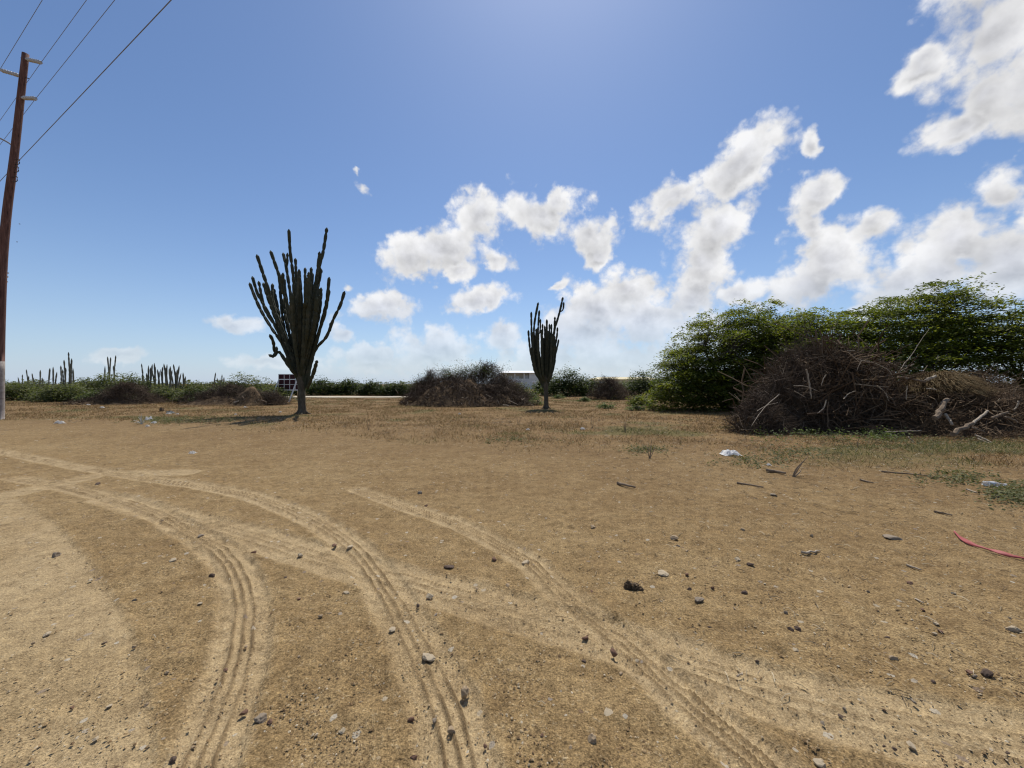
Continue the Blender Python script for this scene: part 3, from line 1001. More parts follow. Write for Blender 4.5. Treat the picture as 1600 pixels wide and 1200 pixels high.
def candelabra(label, base_px, Yc, origin, scale, trunk, arms, fillers, r_arm, r_trunk, spread, seed):
    rng = np.random.default_rng(seed)

    def pix(z):
        return origin[0] + z[0] / scale, origin[1] + z[1] / scale
    bx = (base_px[0] - 800) / FPX * Yc
    bz = gz(bx, Yc)
    t = thing('candelabra_cactus', label, 'cactus', (bx, Yc, bz))
    tp = [Q(*pix(z), Yc) for z in trunk]
    tp[0][2] = bz - 0.12
    pl = catmull(tp, 6)
    q = np.linspace(0, 1, len(pl))
    wood = MB()
    n = len(pl)
    S = 14
    th = np.linspace(0, 2 * math.pi, S, endpoint=False)
    rad = r_trunk * (1.0 + 0.55 * np.exp(-q / 0.06) + 0.30 * sstep(q, 0.55, 1.0))
    wob = 1 + 0.16 * (fbm(np.cos(th)[None] * 1.6 + 3 + 0 * q[:, None], np.sin(th)[None] * 1.6 + 6 * q[:, None], 3, 1) - 0.5) * 2
    V = pl[:, None] + (rad[:, None] * wob)[..., None] * np.stack([np.cos(th), np.sin(th), 0 * th], 1)[None]
    idx = np.arange(n * S).reshape(n, S)
    wood.add(V.reshape(-1, 3), np.stack([idx[:-1], np.roll(idx, -1, 1)[:-1], np.roll(idx, -1, 1)[1:], idx[1:]], -1).reshape(-1, 4))
    for k in range(5):      # roots gripping the soil
        a = k * 1.256 + rng.uniform(-0.3, 0.3)
        e = np.array([math.cos(a), math.sin(a), 0])
        b0 = np.array([bx, Yc, bz])
        wood.tube(catmull([b0 + e * r_trunk * 0.7 + [0, 0, 0.16], b0 + e * r_trunk * 1.5 + [0, 0, 0.05], b0 + e * r_trunk * 2.9 - [0, 0, 0.03]], 4), np.linspace(0.07, 0.02, 9), 6)
    wood.build('trunk', M_CACTUS_BARK, t, smooth=True)
    todo = [(a, None) for a in arms] + [(a, 'f') for a in fillers]
    xc = tp[-1][0]
    for a, f in todo:
        tipx = Q(*pix(a[-1]), Yc)[0] - xc
        lim = math.sqrt(max(0.05, 1 - (tipx / spread) ** 2)) * spread * 0.85
        dy = rng.uniform(-1, 1) * lim if f is None else rng.choice([-1, 1]) * rng.uniform(0.35, 1) * lim
        pts = []
        m = len(a)
        for i, z in enumerate(a):
            u = (i / (m - 1)) ** 0.8
            pts.append(Q(*pix(z), Yc + dy * u))
        V, F = ribbed(catmull(pts, 7), r_arm * rng.uniform(0.88, 1.12), 8, rng, 0.75)
        MB().add(V, F).build('arm', M_CACTUS, t)
        if f is None and rng.random() < 0.35 and m > 3:      # a short side shoot
            k = rng.integers(2, m)
            b0 = pts[k - 1]
            e = np.array([rng.uniform(-0.22, 0.22), rng.uniform(-0.2, 0.2), 0])
            ln = rng.uniform(0.4, 0.9)
            V, F = ribbed(catmull([b0, b0 + e + [0, 0, 0.16], b0 + e * 1.25 + [0, 0, ln]], 6), r_arm * 0.85, 8, rng, 0.7)
            MB().add(V, F).build('arm', M_CACTUS, t)
    return t


ARMS1 = [
    [(385, 830), (375, 700), (355, 520), (345, 350), (330, 230), (322, 98)],
    [(400, 820), (430, 650), (455, 480), (480, 340), (510, 230), (532, 90)],
    [(370, 850), (290, 740), (230, 650), (170, 550), (130, 460), (105, 393)],
    [(375, 840), (270, 680), (220, 580), (175, 500), (148, 450), (120, 358)],
    [(380, 830), (300, 690), (240, 540), (205, 420), (175, 330), (145, 238)],
    [(380, 800), (330, 600), (300, 450), (260, 330), (220, 216)],
    [(385, 780), (350, 560), (325, 420), (308, 310), (290, 228)],
    [(390, 800), (380, 600), (365, 400), (358, 258)],
    [(430, 960), (442, 820), (482, 745), (530, 690), (570, 590), (605, 520), (630, 440)],
    [(420, 880), (470, 740), (500, 620), (530, 500), (545, 362)],
    [(420, 870), (460, 700), (490, 560), (500, 420)],
    [(415, 860), (480, 690), (520, 570), (545, 430)],
    [(515, 712), (545, 660), (556, 610)],
    [(400, 800), (420, 600), (440, 420), (446, 308)],
    [(400, 800), (410, 560), (412, 310)],
    [(395, 800), (395, 560), (378, 318)],
    [(400, 820), (440, 600), (470, 420), (492, 222)],
    [(410, 800), (450, 560), (480, 400), (503, 318)],
    [(385, 800), (340, 600), (290, 440), (290, 338)],
    [(380, 820), (290, 640), (235, 500), (232, 398)],
    [(375, 830), (270, 650), (215, 500), (180, 393)],
    [(370, 840), (260, 660), (190, 540), (155, 384)],
    [(425, 975), (455, 900), (478, 822)],
    [(372, 900), (320, 850), (268, 775), (236, 800), (210, 790)],
    [(262, 778), (244, 770), (236, 720), (216, 678)],
    [(378, 920), (335, 870), (310, 800)],
]
rf = np.random.default_rng(5)
FILL1 = []
for a in ARMS1:      # arms leave the trunk low down
    if abs(a[0][0] - 390) < 40 and a[0][1] < 890:
        a[0] = (391 + (a[0][0] - 390) * 0.5, a[0][1] + 105)
for k in range(30):
    x1 = rf.uniform(225, 530)
    FILL1.append([(392 + rf.uniform(-12, 12), rf.uniform(900, 960)), (390 * 0.5 + x1 * 0.5, rf.uniform(720, 800)), (390 * 0.18 + x1 * 0.82, rf.uniform(560, 640)), (x1, rf.uniform(330, 500))])
candelabra('big many-armed candelabra cactus standing left of centre on bare ground', (472, 647), 17.2, (360, 330), 3.527,
           [(395, 1118), (393, 1050), (392, 980), (390, 900), (388, 820)], ARMS1, FILL1, 0.070, 0.150, 1.9, 31)

ARMS2 = [
    [(395, 800), (300, 720), (268, 600), (255, 500), (248, 413)],
    [(390, 790), (310, 680), (280, 520), (275, 380), (273, 256)],
    [(390, 780), (320, 640), (298, 500), (300, 360), (333, 176)],
    [(392, 780), (335, 620), (330, 450), (342, 243)],
    [(392, 780), (345, 640), (322, 398)],
    [(395, 780), (370, 560), (370, 358)],
    [(395, 780), (390, 560), (388, 373)],
    [(397, 780), (405, 560), (406, 320)],
    [(398, 780), (425, 560), (428, 358)],
    [(400, 780), (440, 560), (445, 360)],
    [(402, 790), (450, 600), (470, 420), (475, 298)],
    [(402, 790), (440, 580), (470, 420), (515, 260), (544, 130)],
    [(405, 800), (460, 650), (490, 480), (497, 388)],
    [(410, 820), (455, 700), (490, 580), (508, 490)],
    [(410, 830), (450, 760), (470, 700), (477, 655)],
    [(395, 840), (330, 790), (295, 720), (282, 660)],
    [(395, 860), (340, 830), (305, 770), (285, 690)],
]
FILL2 = []
for a in ARMS2:
    a[0] = (399 + (a[0][0] - 397) * 0.5, a[0][1] + 85)
for k in range(26):
    x1 = rf.uniform(275, 490)
    FILL2.append([(399 + rf.uniform(-8, 8), rf.uniform(860, 900)), (397 * 0.38 + x1 * 0.62, rf.uniform(760, 810)), (397 * 0.08 + x1 * 0.92, rf.uniform(620, 690)), (x1, rf.uniform(390, 560))])
candelabra('slim upright candelabra cactus right of the middle brush mound', (853, 638), 21.3, (780, 440), 5.456,
           [(402, 1088), (400, 1000), (398, 900), (396, 800)], ARMS2, FILL2, 0.058, 0.118, 0.95, 32)

FARC = [  # far columnar cacti: label, Y, stems (px, top), foot py
    ('faint far cactus stems just right of the pole', 52, [(28, 589), (35, 585), (41, 577), (45, 587), (50, 583), (53, 590)]),
    ('lone slanting far cactus stem between the faint stems and the tall clump', 40, [(63, 578), (66, 590)]),
    ('forked pair of far cactus stems left of the tallest clump', 38, [(78, 575), (83, 573), (89, 581)]),
    ('tallest far cactus clump on the left, with one very long stem', 37, [(95, 571), (98, 577), (100, 562), (103, 575), (107, 550), (110, 568), (112, 560), (114, 575)]),
    ('three bare cactus stems rising above the domed bush', 42, [(164, 572), (168, 557), (173, 558), (177, 571), (181, 555), (170, 575)]),
    ('single curved cactus stem left of the dense far clumps', 36, [(221, 568), (222, 585)]),
    ('dense far cactus clump, left one of the two', 35, [(229, 583), (232, 571), (235, 574), (238, 569), (241, 567), (243, 573), (246, 577), (249, 580), (237, 576)]),
    ('dense far cactus clump, right one of the two and widest', 35, [(251, 577), (254, 573), (256, 568), (259, 574), (261, 569), (264, 576), (266, 572), (269, 578), (271, 569), (274, 580), (277, 577), (280, 571), (283, 583), (286, 582), (290, 588), (258, 580), (267, 582)]),
    ('thin far cactus stem left of the flat-topped acacia bush', 44, [(337, 582), (339, 590)]),
    ('short far cactus stems beside the flat-topped acacia bush', 44, [(347, 585), (350, 589), (345, 592)]),
]
for ci, (lab, Y, stems) in enumerate(FARC):
    rng = np.random.default_rng(400 + ci)
    xm = np.mean([s[0] for s in stems])
    x0 = (xm - 800) / FPX * Y
    t = thing('columnar_cactus', lab, 'cactus', (x0, Y, gz(x0, Y)), 'far columnar cacti')
    for (px, top) in stems:
        tip = Q(px, top, Y + rng.uniform(-0.8, 0.8))
        foot = np.array([x0 + (tip[0] - x0) * 0.72 + rng.uniform(-0.1, 0.1), tip[1] + rng.uniform(-0.3, 0.3), gz(x0, Y) - 0.1])
        mid = foot * 0.45 + tip * 0.55 + np.array([rng.uniform(-0.1, 0.1), 0, 0])
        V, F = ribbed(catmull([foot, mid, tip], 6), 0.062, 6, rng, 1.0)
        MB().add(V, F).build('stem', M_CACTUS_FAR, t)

# ================================================================== brush heaps
def dome(cx, cy, rx, ry, h, seed, rough=0.25, nx=72):
    """an irregular heap of earth: polar grid with noisy height"""
    rng = np.random.default_rng(seed)
    nr = 26
    th = np.linspace(0, 2 * math.pi, nx, endpoint=False)
    rr = np.linspace(0, 1, nr)
    T, R = np.meshgrid(th, rr)
    edge = 1 + 0.28 * (fbm(np.cos(T) * 1.5 + seed, np.sin(T) * 1.5 + 3, 3, 1) - 0.5) * 2
    x = cx + rx * R * edge * np.cos(T)
    y = cy + ry * R * edge * np.sin(T)
    prof = 0.5 + 0.5 * np.cos(math.pi * np.clip(R, 0, 1) ** 1.1)
    z = h * prof * (1 + rough * 2 * (fbm(x * 1.1 + seed, y * 1.1, 4, 2) - 0.5)) + 0.24 * (fbm(x * 3.5, y * 3.5, 4, 3) - 0.5) * (R < 0.97)
    z = z + G(x, y) - 0.05 * (R > 0.97)
    V = np.stack([x.ravel(), y.ravel(), z.ravel()], 1)
    idx = np.arange(nr * nx).reshape(nr, nx)
    F = np.stack([idx[:-1], np.roll(idx, -1, 1)[:-1], np.roll(idx, -1, 1)[1:], idx[1:]], -1).reshape(-1, 4)
    return MB().add(V, F)


def twig_cloud(mb, cx, cy, rx, ry, h, n, rng, length=(0.3, 0.9), rad=(0.003, 0.008), K=4, sides=3, up=0.3, shell=0.45, curl=0.35, front=False):
    """loose dead twigs tangled over and through a heap with a sloping, ragged outline"""
    th = rng.uniform(0, 2 * math.pi, n)
    if front:
        th = np.where((rng.random(n) < 0.7) & (np.sin(th) > 0), -th, th)
    so = rng.uniform(0, 50)
    v = rng.random(n) ** 1.0                       # how high up the slope
    out_r = (1 - v ** 1.9) ** 0.75 * (0.52 + 0.96 * fbm(np.cos(th) * 2.2 + so, np.sin(th) * 2.2 + 3 + v * 2, 3, 2))
    top = h * (0.60 + 0.80 * fbm(np.cos(th) * 1.8 * out_r + so, np.sin(th) * 1.8 * out_r + 9, 3, 1))
    r = shell + (1 - shell) * rng.random(n) ** 0.6
    C = np.stack([cx + rx * np.cos(th) * out_r * r, cy + ry * np.sin(th) * out_r * r, top * v * (0.4 + 0.6 * r)], 1)
    C[:, 2] = np.maximum(C[:, 2], 0.02) + G(C[:, 0], C[:, 1])
    d = np.stack([np.cos(th) * 0.6, np.sin(th) * 0.6, np.full(n, up)], 1) + rng.normal(0, 0.72, (n, 3))
    d /= np.linalg.norm(d, axis=1, keepdims=True)
    ln = rng.uniform(length[0], length[1], n) * rng.uniform(0.45, 1.0, n)
    tt = np.linspace(-0.5, 0.5, K)
    pts = C[:, None] + d[:, None] * (tt[None, :, None] * ln[:, None, None])
    w = rng.normal(0, curl, (n, 1, 3)) * ln[:, None, None]
    pts = pts + w * (tt[None, :, None] ** 2) + rng.normal(0, 0.035, (n, K, 3)) * ln[:, None, None]
    g = G(pts[..., 0], pts[..., 1])
    pts[..., 2] = np.maximum(pts[..., 2], g + 0.01)
    R = rng.uniform(rad[0], rad[1], (n, 1)) * np.linspace(1.0, 0.45, K)[None]
    mb.tubes(pts, R, sides, np.clip(rng.normal(0.45, 0.22, n), 0, 1))


def branch(px_pts, Y, r0, r1, parent, mat=None, name='branch', sides=6):
    """one branch picked out in the photograph; Y may vary along it"""
    Ys = Y if isinstance(Y, (list, tuple)) else [Y] * len(px_pts)
    pl = catmull([Q(a, b, y) for (a, b), y in zip(px_pts, Ys)], 5)
    rng = np.random.default_rng(int(px_pts[0][0] * 7 + px_pts[0][1]))
    pl = pl + rng.normal(0, r0 * 0.16, pl.shape)
    r0, r1 = r0 * 0.62, r1 * 0.62
    pl[:, 2] = np.maximum(pl[:, 2], G(pl[:, 0], pl[:, 1]) + min(r0, r1) * 0.6)
    return MB().tube(pl, np.linspace(r0, r1, len(pl)), sides).build(name, mat or M_PALEWOOD, parent, smooth=(name != 'log'))


def zz(pts, o=(1130, 500), s=3.404):
    return [(o[0] + a / s, o[1] + b / s) for a, b in pts]


# ---- the big pile of dead brush at right
t = thing('brush_pile', 'big dark heap of tangled dead branches in front of the thorn trees', 'brush pile', (9.4, 12.0, gz(9.4, 12.0)), 'heaps of cleared brush')
dome(9.7, 12.5, 2.3, 1.6, 1.6, 51, 0.3).build('soil_mound', M_HUMUS, t, smooth=True)  # dark core added inside the brush to block light and views through it
rng = np.random.default_rng(52)
mb = MB()
for (cx_, cy_, rx_, ry_, h_, n_) in ((9.5, 12.3, 1.75, 1.9, 3.0, 5600), (10.9, 12.5, 1.7, 1.7, 2.55, 3400), (8.5, 11.7, 1.3, 1.3, 2.2, 2600), (7.7, 11.3, 0.9, 0.9, 1.75, 1500), (6.8, 10.7, 0.95, 0.65, 0.9, 1300), (9.6, 11.2, 1.6, 1.0, 1.5, 2000)):
    twig_cloud(mb, cx_, cy_, rx_, ry_, h_, n_, rng, (0.3, 1.0), (0.0035, 0.009), 3, 3, 0.35, 0.4, front=True)
twig_cloud(mb, 9.7, 12.3, 2.2, 1.6, 2.9, 500, rng, (0.8, 2.0), (0.004, 0.009), 5, 3, 1.0, 0.75, curl=0.5)
setting(mb.build('twig_tangle', M_TWIG, t), 'stuff')
mb = MB()
twig_cloud(mb, 9.6, 12.0, 2.5, 2.0, 2.7, 620, rng, (0.7, 2.4), (0.008, 0.028), 7, 5, 0.3, 0.6, curl=0.7, front=True)
setting(mb.build('branch_tangle', M_TWIG_BROWN, t), 'stuff')
for pts, Y, r0, r1 in [
    ([(710, 205), (735, 215), (722, 240), (712, 268)], 10.6, 0.018, 0.010), ([(735, 215), (790, 225), (830, 240), (880, 268), (905, 308)], 10.5, 0.022, 0.012),
    ([(820, 350), (850, 375), (868, 400), (882, 432)], 10.3, 0.024, 0.014), ([(375, 350), (440, 353), (500, 376)], 10.2, 0.018, 0.009),
    ([(378, 378), (405, 392), (438, 412)], 10.2, 0.016, 0.009), ([(548, 290), (530, 318), (522, 350)], 10.4, 0.020, 0.012),
    ([(640, 420), (668, 392), (705, 378)], 10.3, 0.018, 0.010), ([(982, 348), (975, 385), (974, 425)], 10.2, 0.020, 0.014),
    ([(548, 425), (538, 465), (500, 498)], 10.2, 0.026, 0.014), ([(700, 340), (820, 352), (885, 354)], 10.4, 0.014, 0.008),
    ([(300, 395), (215, 470), (150, 565)], [10.4, 10.0, 9.5], 0.018, 0.009), ([(930, 285), (965, 230), (1000, 190), (1050, 110), (1095, 50)], [12.0, 12.2, 12.4, 12.6, 12.8], 0.022, 0.006),
    ([(985, 240), (1015, 235), (960, 262), (935, 280)], 11.4, 0.016, 0.010), ([(660, 163), (700, 164)], 11.0, 0.016, 0.012),
    ([(440, 260), (460, 340), (470, 420)], 10.4, 0.034, 0.022), ([(60, 395), (90, 430), (30, 385)], 10.2, 0.012, 0.006),
    ([(1142, 190), (1140, 205), (1150, 215)], 12.0, 0.016, 0.010), ([(180, 484), (230, 455), (290, 440)], 9.9, 0.014, 0.008),
]:
    branch(zz(pts), Y, r0, r1, t)
wm = MB()
rng = np.random.default_rng(53)
for k in range(60):
    px, py = rng.uniform(1190, 1420), rng.uniform(684, 694)
    x, y = P(px, py)
    c = np.array([x, y + 0.1, gz(x, y) + 0.10]) + rng.normal(0, 1, (16, 3)) * np.array([0.10, 0.10, 0.07])
    c[:, 2] = np.maximum(c[:, 2], gz(x, y) + 0.01)
    leaves(wm, c, 0.055, 0.03, rng, 0.7)
tag(wm.build('ground_weeds', LEAF['weed'], None), 'fringe of green weeds along the foot of the big brush pile', 'weeds', None, 'stuff')

# ---- the heap of logs, roots and dry grass at the right edge
t = thing('log_heap', 'heap of earth, roots and pale logs topped with dry straw at the right edge', 'brush pile', (13.4, 11.2, gz(13.4, 11.2)), 'heaps of cleared brush')
hp = dome(13.4, 11.7, 3.3, 2.1, 1.15, 61, 0.45)
hp.build('soil_mound', M_HUMUS, t, smooth=True)
dome(11.4, 10.7, 1.7, 1.0, 0.42, 62, 0.4).build('soil_mound', M_HUMUS, t, smooth=True)
rng = np.random.default_rng(63)
mb = MB()
twig_cloud(mb, 13.4, 11.5, 3.2, 2.0, 1.4, 2600, rng, (0.25, 0.8), (0.004, 0.010), 3, 3, 0.25, 0.7, front=True)
twig_cloud(mb, 11.4, 12.4, 1.5, 1.3, 1.35, 1800, rng, (0.3, 0.9), (0.004, 0.009), 3, 3, 0.3, 0.4)
twig_cloud(mb, 15.0, 12.2, 2.0, 1.5, 1.95, 2200, rng, (0.3, 0.9), (0.004, 0.009), 3, 3, 0.3, 0.4)
twig_cloud(mb, 12.9, 10.7, 3.0, 1.3, 1.1, 1300, rng, (0.2, 0.7), (0.006, 0.016), 3, 3, 0.1, 0.9)
twig_cloud(mb, 11.8, 10.6, 2.2, 1.1, 0.5, 1500, rng, (0.2, 0.6), (0.004, 0.010), 3, 3, 0.1, 0.8)
setting(mb.build('root_tangle', M_TWIG_BROWN, t), 'stuff')
mb = MB()
n = 4000
a = rng.uniform(0, 2 * math.pi, n)
q = rng.random(n) ** 0.5
bx_, by_ = 12.5 + 0.95 * q * np.cos(a), 11.3 + 0.7 * q * np.sin(a)
bz_ = G(bx_, by_) + 1.66 * (1 - 0.30 * q ** 2) + rng.uniform(-0.12, 0.05, n)
d = np.stack([np.cos(a) * 0.8 + rng.normal(0, 0.5, n), np.sin(a) * 0.8 - 0.3 + rng.normal(0, 0.5, n), rng.uniform(-0.35, 0.55, n)], 1)
ln = rng.uniform(0.10, 0.30, n)[:, None]
b0 = np.stack([bx_, by_, bz_], 1)
pts = np.stack([b0, b0 + d * ln * 0.55 + [0, 0, 0.03], b0 + d * ln - np.array([0, 0, 1]) * ln * 0.35], 1)
mb.tubes(pts, np.array([[0.0055, 0.0045, 0.002]]) * np.ones((n, 1)), 3, rng.random(n))
setting(mb.build('straw_tuft', M_STRAW, t), 'stuff')
for pts, Y, r0, r1, mt in [
    ([(1070, 322), (1098, 312), (1128, 298)], 10.2, 0.060, 0.055, M_PALEWOOD), ([(1192, 422), (1165, 465), (1128, 522)], [10.0, 9.7, 9.5], 0.085, 0.10, M_LOG),
    ([(1180, 498), (1198, 525), (1218, 556)], [9.6, 9.5, 9.4], 0.050, 0.046, M_PALEWOOD), ([(1405, 484), (1365, 518), (1322, 555)], [9.4, 9.25, 9.1], 0.040, 0.050, M_PALEWOOD),
    ([(1325, 552), (1275, 575), (1222, 604)], [9.1, 9.0, 8.9], 0.065, 0.085, M_LOG), ([(1340, 612), (1385, 630), (1432, 652)], [8.9, 8.75, 8.6], 0.030, 0.024, M_PALEWOOD),
    ([(1350, 628), (1390, 645), (1418, 660)], [8.8, 8.65, 8.55], 0.024, 0.018, M_PALEWOOD), ([(860, 596), (950, 592), (1052, 590)], 9.4, 0.022, 0.018, M_PALEWOOD),
    ([(1430, 522), (1470, 505), (1512, 492)], 9.4, 0.05, 0.045, M_LOG), ([(1085, 364), (1108, 366), (1132, 371)], 10.0, 0.026, 0.022, M_PALEWOOD),
    ([(1320, 572), (1350, 580), (1385, 594)], 9.0, 0.04, 0.03, M_LOG), ([(985, 622), (998, 634), (1010, 645)], 8.7, 0.024, 0.018, M_PALEWOOD),
    ([(1500, 515), (1540, 530), (1565, 545)], 9.3, 0.05, 0.03, M_LOG), ([(1570, 430), (1562, 460), (1545, 475)], 9.8, 0.03, 0.02, M_PALEWOOD),
    ([(930, 300), (1000, 315), (1075, 330)], 10.6, 0.05, 0.05, M_LOG),
]:
    branch(zz(pts), Y, r0, r1, t, mt, 'log', 8)

# ---- the brush mound in the middle distance
t = thing('brush_mound', 'earth mound covered with dry brush between the two candelabra cacti', 'brush pile', (-2.9, 24.4, gz(-2.9, 24.4)), 'heaps of cleared brush')
dome(-3.6, 25.2, 3.4, 2.4, 1.75, 71, 0.45).build('soil_mound', M_SOIL, t, smooth=True)
dome(-0.6, 24.6, 2.0, 1.6, 0.75, 72, 0.3).build('soil_mound', M_SOIL, t, smooth=True)
rng = np.random.default_rng(73)
mb = MB()
twig_cloud(mb, -1.9, 26.2, 3.0, 1.7, 2.75, 3400, rng, (0.4, 1.3), (0.006, 0.013), 3, 3, 0.4, 0.5)
twig_cloud(mb, -5.7, 26.2, 2.0, 1.5, 2.0, 2400, rng, (0.4, 1.2), (0.006, 0.012), 3, 3, 0.4, 0.45)
twig_cloud(mb, -0.7, 25.2, 2.0, 1.6, 1.75, 2600, rng, (0.4, 1.2), (0.006, 0.012), 3, 3, 0.4, 0.45)
twig_cloud(mb, -4.1, 26.6, 2.4, 1.3, 2.5, 1500, rng, (0.4, 1.3), (0.006, 0.012), 3, 3, 0.4, 0.5)
twig_cloud(mb, -5.4, 26.2, 1.4, 1.0, 2.6, 260, rng, (0.6, 1.6), (0.006, 0.012), 5, 3, 1.4, 0.5)
twig_cloud(mb, -2.0, 26.0, 2.2, 1.0, 2.9, 420, rng, (0.6, 1.6), (0.006, 0.012), 5, 3, 1.5, 0.6)
setting(mb.build('twig_tangle', M_TWIG, t), 'stuff')
mb = MB()
twig_cloud(mb, -3.3, 25.0, 3.4, 2.5, 1.8, 2400, rng, (0.2, 0.8), (0.008, 0.022), 3, 3, 0.0, 0.9, front=True)
twig_cloud(mb, 0.2, 23.9, 1.3, 0.7, 0.35, 260, rng, (0.4, 1.1), (0.010, 0.03), 5, 4, 0.0, 0.4)
setting(mb.build('root_tangle', M_TWIG, t), 'stuff')
lf = MB()
C = np.stack([rng.normal(-2.3, 0.9, 90), rng.normal(26.0, 0.5, 90), rng.normal(2.3, 0.28, 90)], 1)
cc = np.repeat(C, 22, 0) + rng.normal(0, 1, (90 * 22, 3)) * np.array([0.22, 0.22, 0.13])
leaves(lf, cc, 0.09, 0.04, rng, 0.8)
C = np.stack([rng.normal(-4.0, 0.8, 50), rng.normal(25.6, 0.4, 50), rng.normal(1.95, 0.2, 50)], 1)
cc = np.repeat(C, 18, 0) + rng.normal(0, 1, (50 * 18, 3)) * np.array([0.22, 0.22, 0.13])
leaves(lf, cc, 0.09, 0.04, rng, 0.8)
setting(lf.build('wilted_foliage', LEAF['dark'], t), 'stuff')


def zm(pts):
    return [(600 + a / 6.667, 545 + b / 6.667) for a, b in pts]


for pts, Y, r0, r1, mt in [
    ([(960, 190), (995, 150), (1012, 85)], 26.0, 0.035, 0.016, M_LOG), ([(1005, 130), (1022, 120), (1010, 185)], 26.0, 0.022, 0.014, M_LOG),
    ([(1465, 500), (1467, 560), (1468, 605)], 23.0, 0.05, 0.055, M_LOG), ([(1240, 585), (1270, 588), (1300, 594)], 22.8, 0.055, 0.05, M_PALEWOOD),
    ([(1180, 530), (1195, 560), (1200, 580)], 23.0, 0.035, 0.025, M_PALEWOOD), ([(1300, 540), (1350, 560), (1400, 585)], 23.0, 0.04, 0.03, M_PALEWOOD),
    ([(240, 550), (250, 565), (235, 580)], 23.2, 0.035, 0.025, M_PALEWOOD), ([(430, 495), (445, 510), (460, 505)], 23.2, 0.05, 0.03, M_PALEWOOD),
    ([(880, 575), (895, 540), (905, 510)], 23.0, 0.03, 0.02, M_PALEWOOD), ([(120, 420), (135, 445), (150, 470)], 24.5, 0.025, 0.012, M_PALEWOOD),
    ([(1130, 360), (1150, 320), (1160, 280)], 24.8, 0.025, 0.014, M_PALEWOOD), ([(1060, 560), (1110, 575), (1150, 590)], 22.8, 0.03, 0.025, M_LOG),
    ([(1390, 628), (1470, 632), (1580, 628)], 22.0, 0.03, 0.02, M_LOG), ([(620, 270), (700, 262), (790, 285)], 24.6, 0.035, 0.025, M_LOG),
]:
    branch(zm(pts), Y, r0, r1, t, mt, 'branch', 6)

# ---- brush heap far left
t = thing('brush_pile', 'grey brush heap before the dark bush on the left', 'brush pile', (-26.9, 26.0, gz(-26.9, 26.0)), 'heaps of cleared brush')
dome(-26.6, 25.6, 2.9, 1.3, 0.35, 81, 0.4).build('soil_mound', M_SOIL, t, smooth=True)
rng = np.random.default_rng(82)
mb = MB()
twig_cloud(mb, -26.0, 25.9, 2.0, 1.4, 1.55, 2600, rng, (0.4, 1.2), (0.006, 0.013), 3, 3, 0.3, 0.4)
twig_cloud(mb, -27.2, 25.6, 2.8, 1.2, 0.5, 900, rng, (0.3, 0.9), (0.006, 0.013), 3, 3, 0.1, 0.5)
setting(mb.build('twig_tangle', M_TWIG, t), 'stuff')

t = thing('brush_pile', 'soil and brush heap with scraps of rubbish left of the framed sign', 'brush pile', (-17.2, 24.6, gz(-17.2, 24.6)), 'heaps of cleared brush')
dome(-16.4, 24.2, 1.35, 1.0, 0.95, 83, 0.3).build('soil_mound', M_SOIL, t, smooth=True)
dome(-18.6, 24.6, 2.6, 1.2, 0.5, 84, 0.4).build('soil_mound', M_SOIL, t, smooth=True)
mb = MB()
twig_cloud(mb, -18.6, 25.2, 3.0, 1.3, 1.2, 2200, rng, (0.4, 1.2), (0.006, 0.013), 3, 3, 0.3, 0.4)
twig_cloud(mb, -15.3, 24.6, 1.0, 0.9, 0.9, 900, rng, (0.4, 1.0), (0.006, 0.012), 3, 3, 0.3, 0.4)
twig_cloud(mb, -16.4, 24.2, 1.3, 1.0, 0.95, 420, rng, (0.2, 0.6), (0.008, 0.016), 3, 3, 0.0, 0.95)
setting(mb.build('twig_tangle', M_TWIG, t), 'stuff')
for pts, mt in [([(378, 619), (381, 623), (379, 627)], M_LOG), ([(408, 625), (413, 627), (417, 629)], M_LOG), ([(366, 629), (370, 628), (373, 626)], M_PALEWOOD)]:
    branch(pts, 23.4, 0.06, 0.05, t, mt, 'branch', 6)

# ---- grey leafless bush in the clearing
t = thing('dead_bush', 'grey leafless bush below the yellow house roof', 'bush', (8.4, 33.5, gz(8.4, 33.5)))
rng = np.random.default_rng(91)
st = MB()
for k in range(9):
    a = rng.uniform(0, 2 * math.pi)
    b0 = np.array([8.4, 33.5, gz(8.4, 33.5) - 0.05])
    e = np.array([math.cos(a) * 1.2, math.sin(a) * 0.7, rng.uniform(1.0, 1.6)])
    st.tube(catmull([b0, b0 + e * 0.45 + rng.normal(0, 0.1, 3), b0 + e], 4), np.linspace(0.05, 0.015, 9), 5)
st.build('trunk', M_BARK, t, smooth=True)
mb = MB()
twig_cloud(mb, 8.5, 33.5, 2.1, 1.5, 2.15, 3000, rng, (0.3, 0.9), (0.007, 0.014), 3, 3, 0.4, 0.35)
setting(mb.build('twig_tangle', M_TWIG, t), 'stuff')

# ================================================================== utility pole and wires
def make_pole_mat():
    m, N, L, b = mat_new('creosoted_pole_wood', 0.85, 0.2)
    co = N.new('ShaderNodeTexCoord').outputs['Object']
    mp = N.new('ShaderNodeMapping')
    mp.inputs['Scale'].default_value = (14, 14, 0.6)
    L.new(co, mp.inputs['Vector'])
    n = nd_noise(N, L, 2.0, 6, 0.65, mp.outputs[0])
    c = nd_ramp(N, L, n.outputs['Fac'], [(0.32, (0.036, 0.020, 0.016)), (0.42, (0.105, 0.052, 0.040)), (0.58, (0.155, 0.080, 0.062)), (0.72, (0.26, 0.155, 0.120))])
    L.new(c, b.inputs['Base Color'])
    nd_bump(N, L, b, n.outputs['Fac'], 0.7, 0.01)
    return m


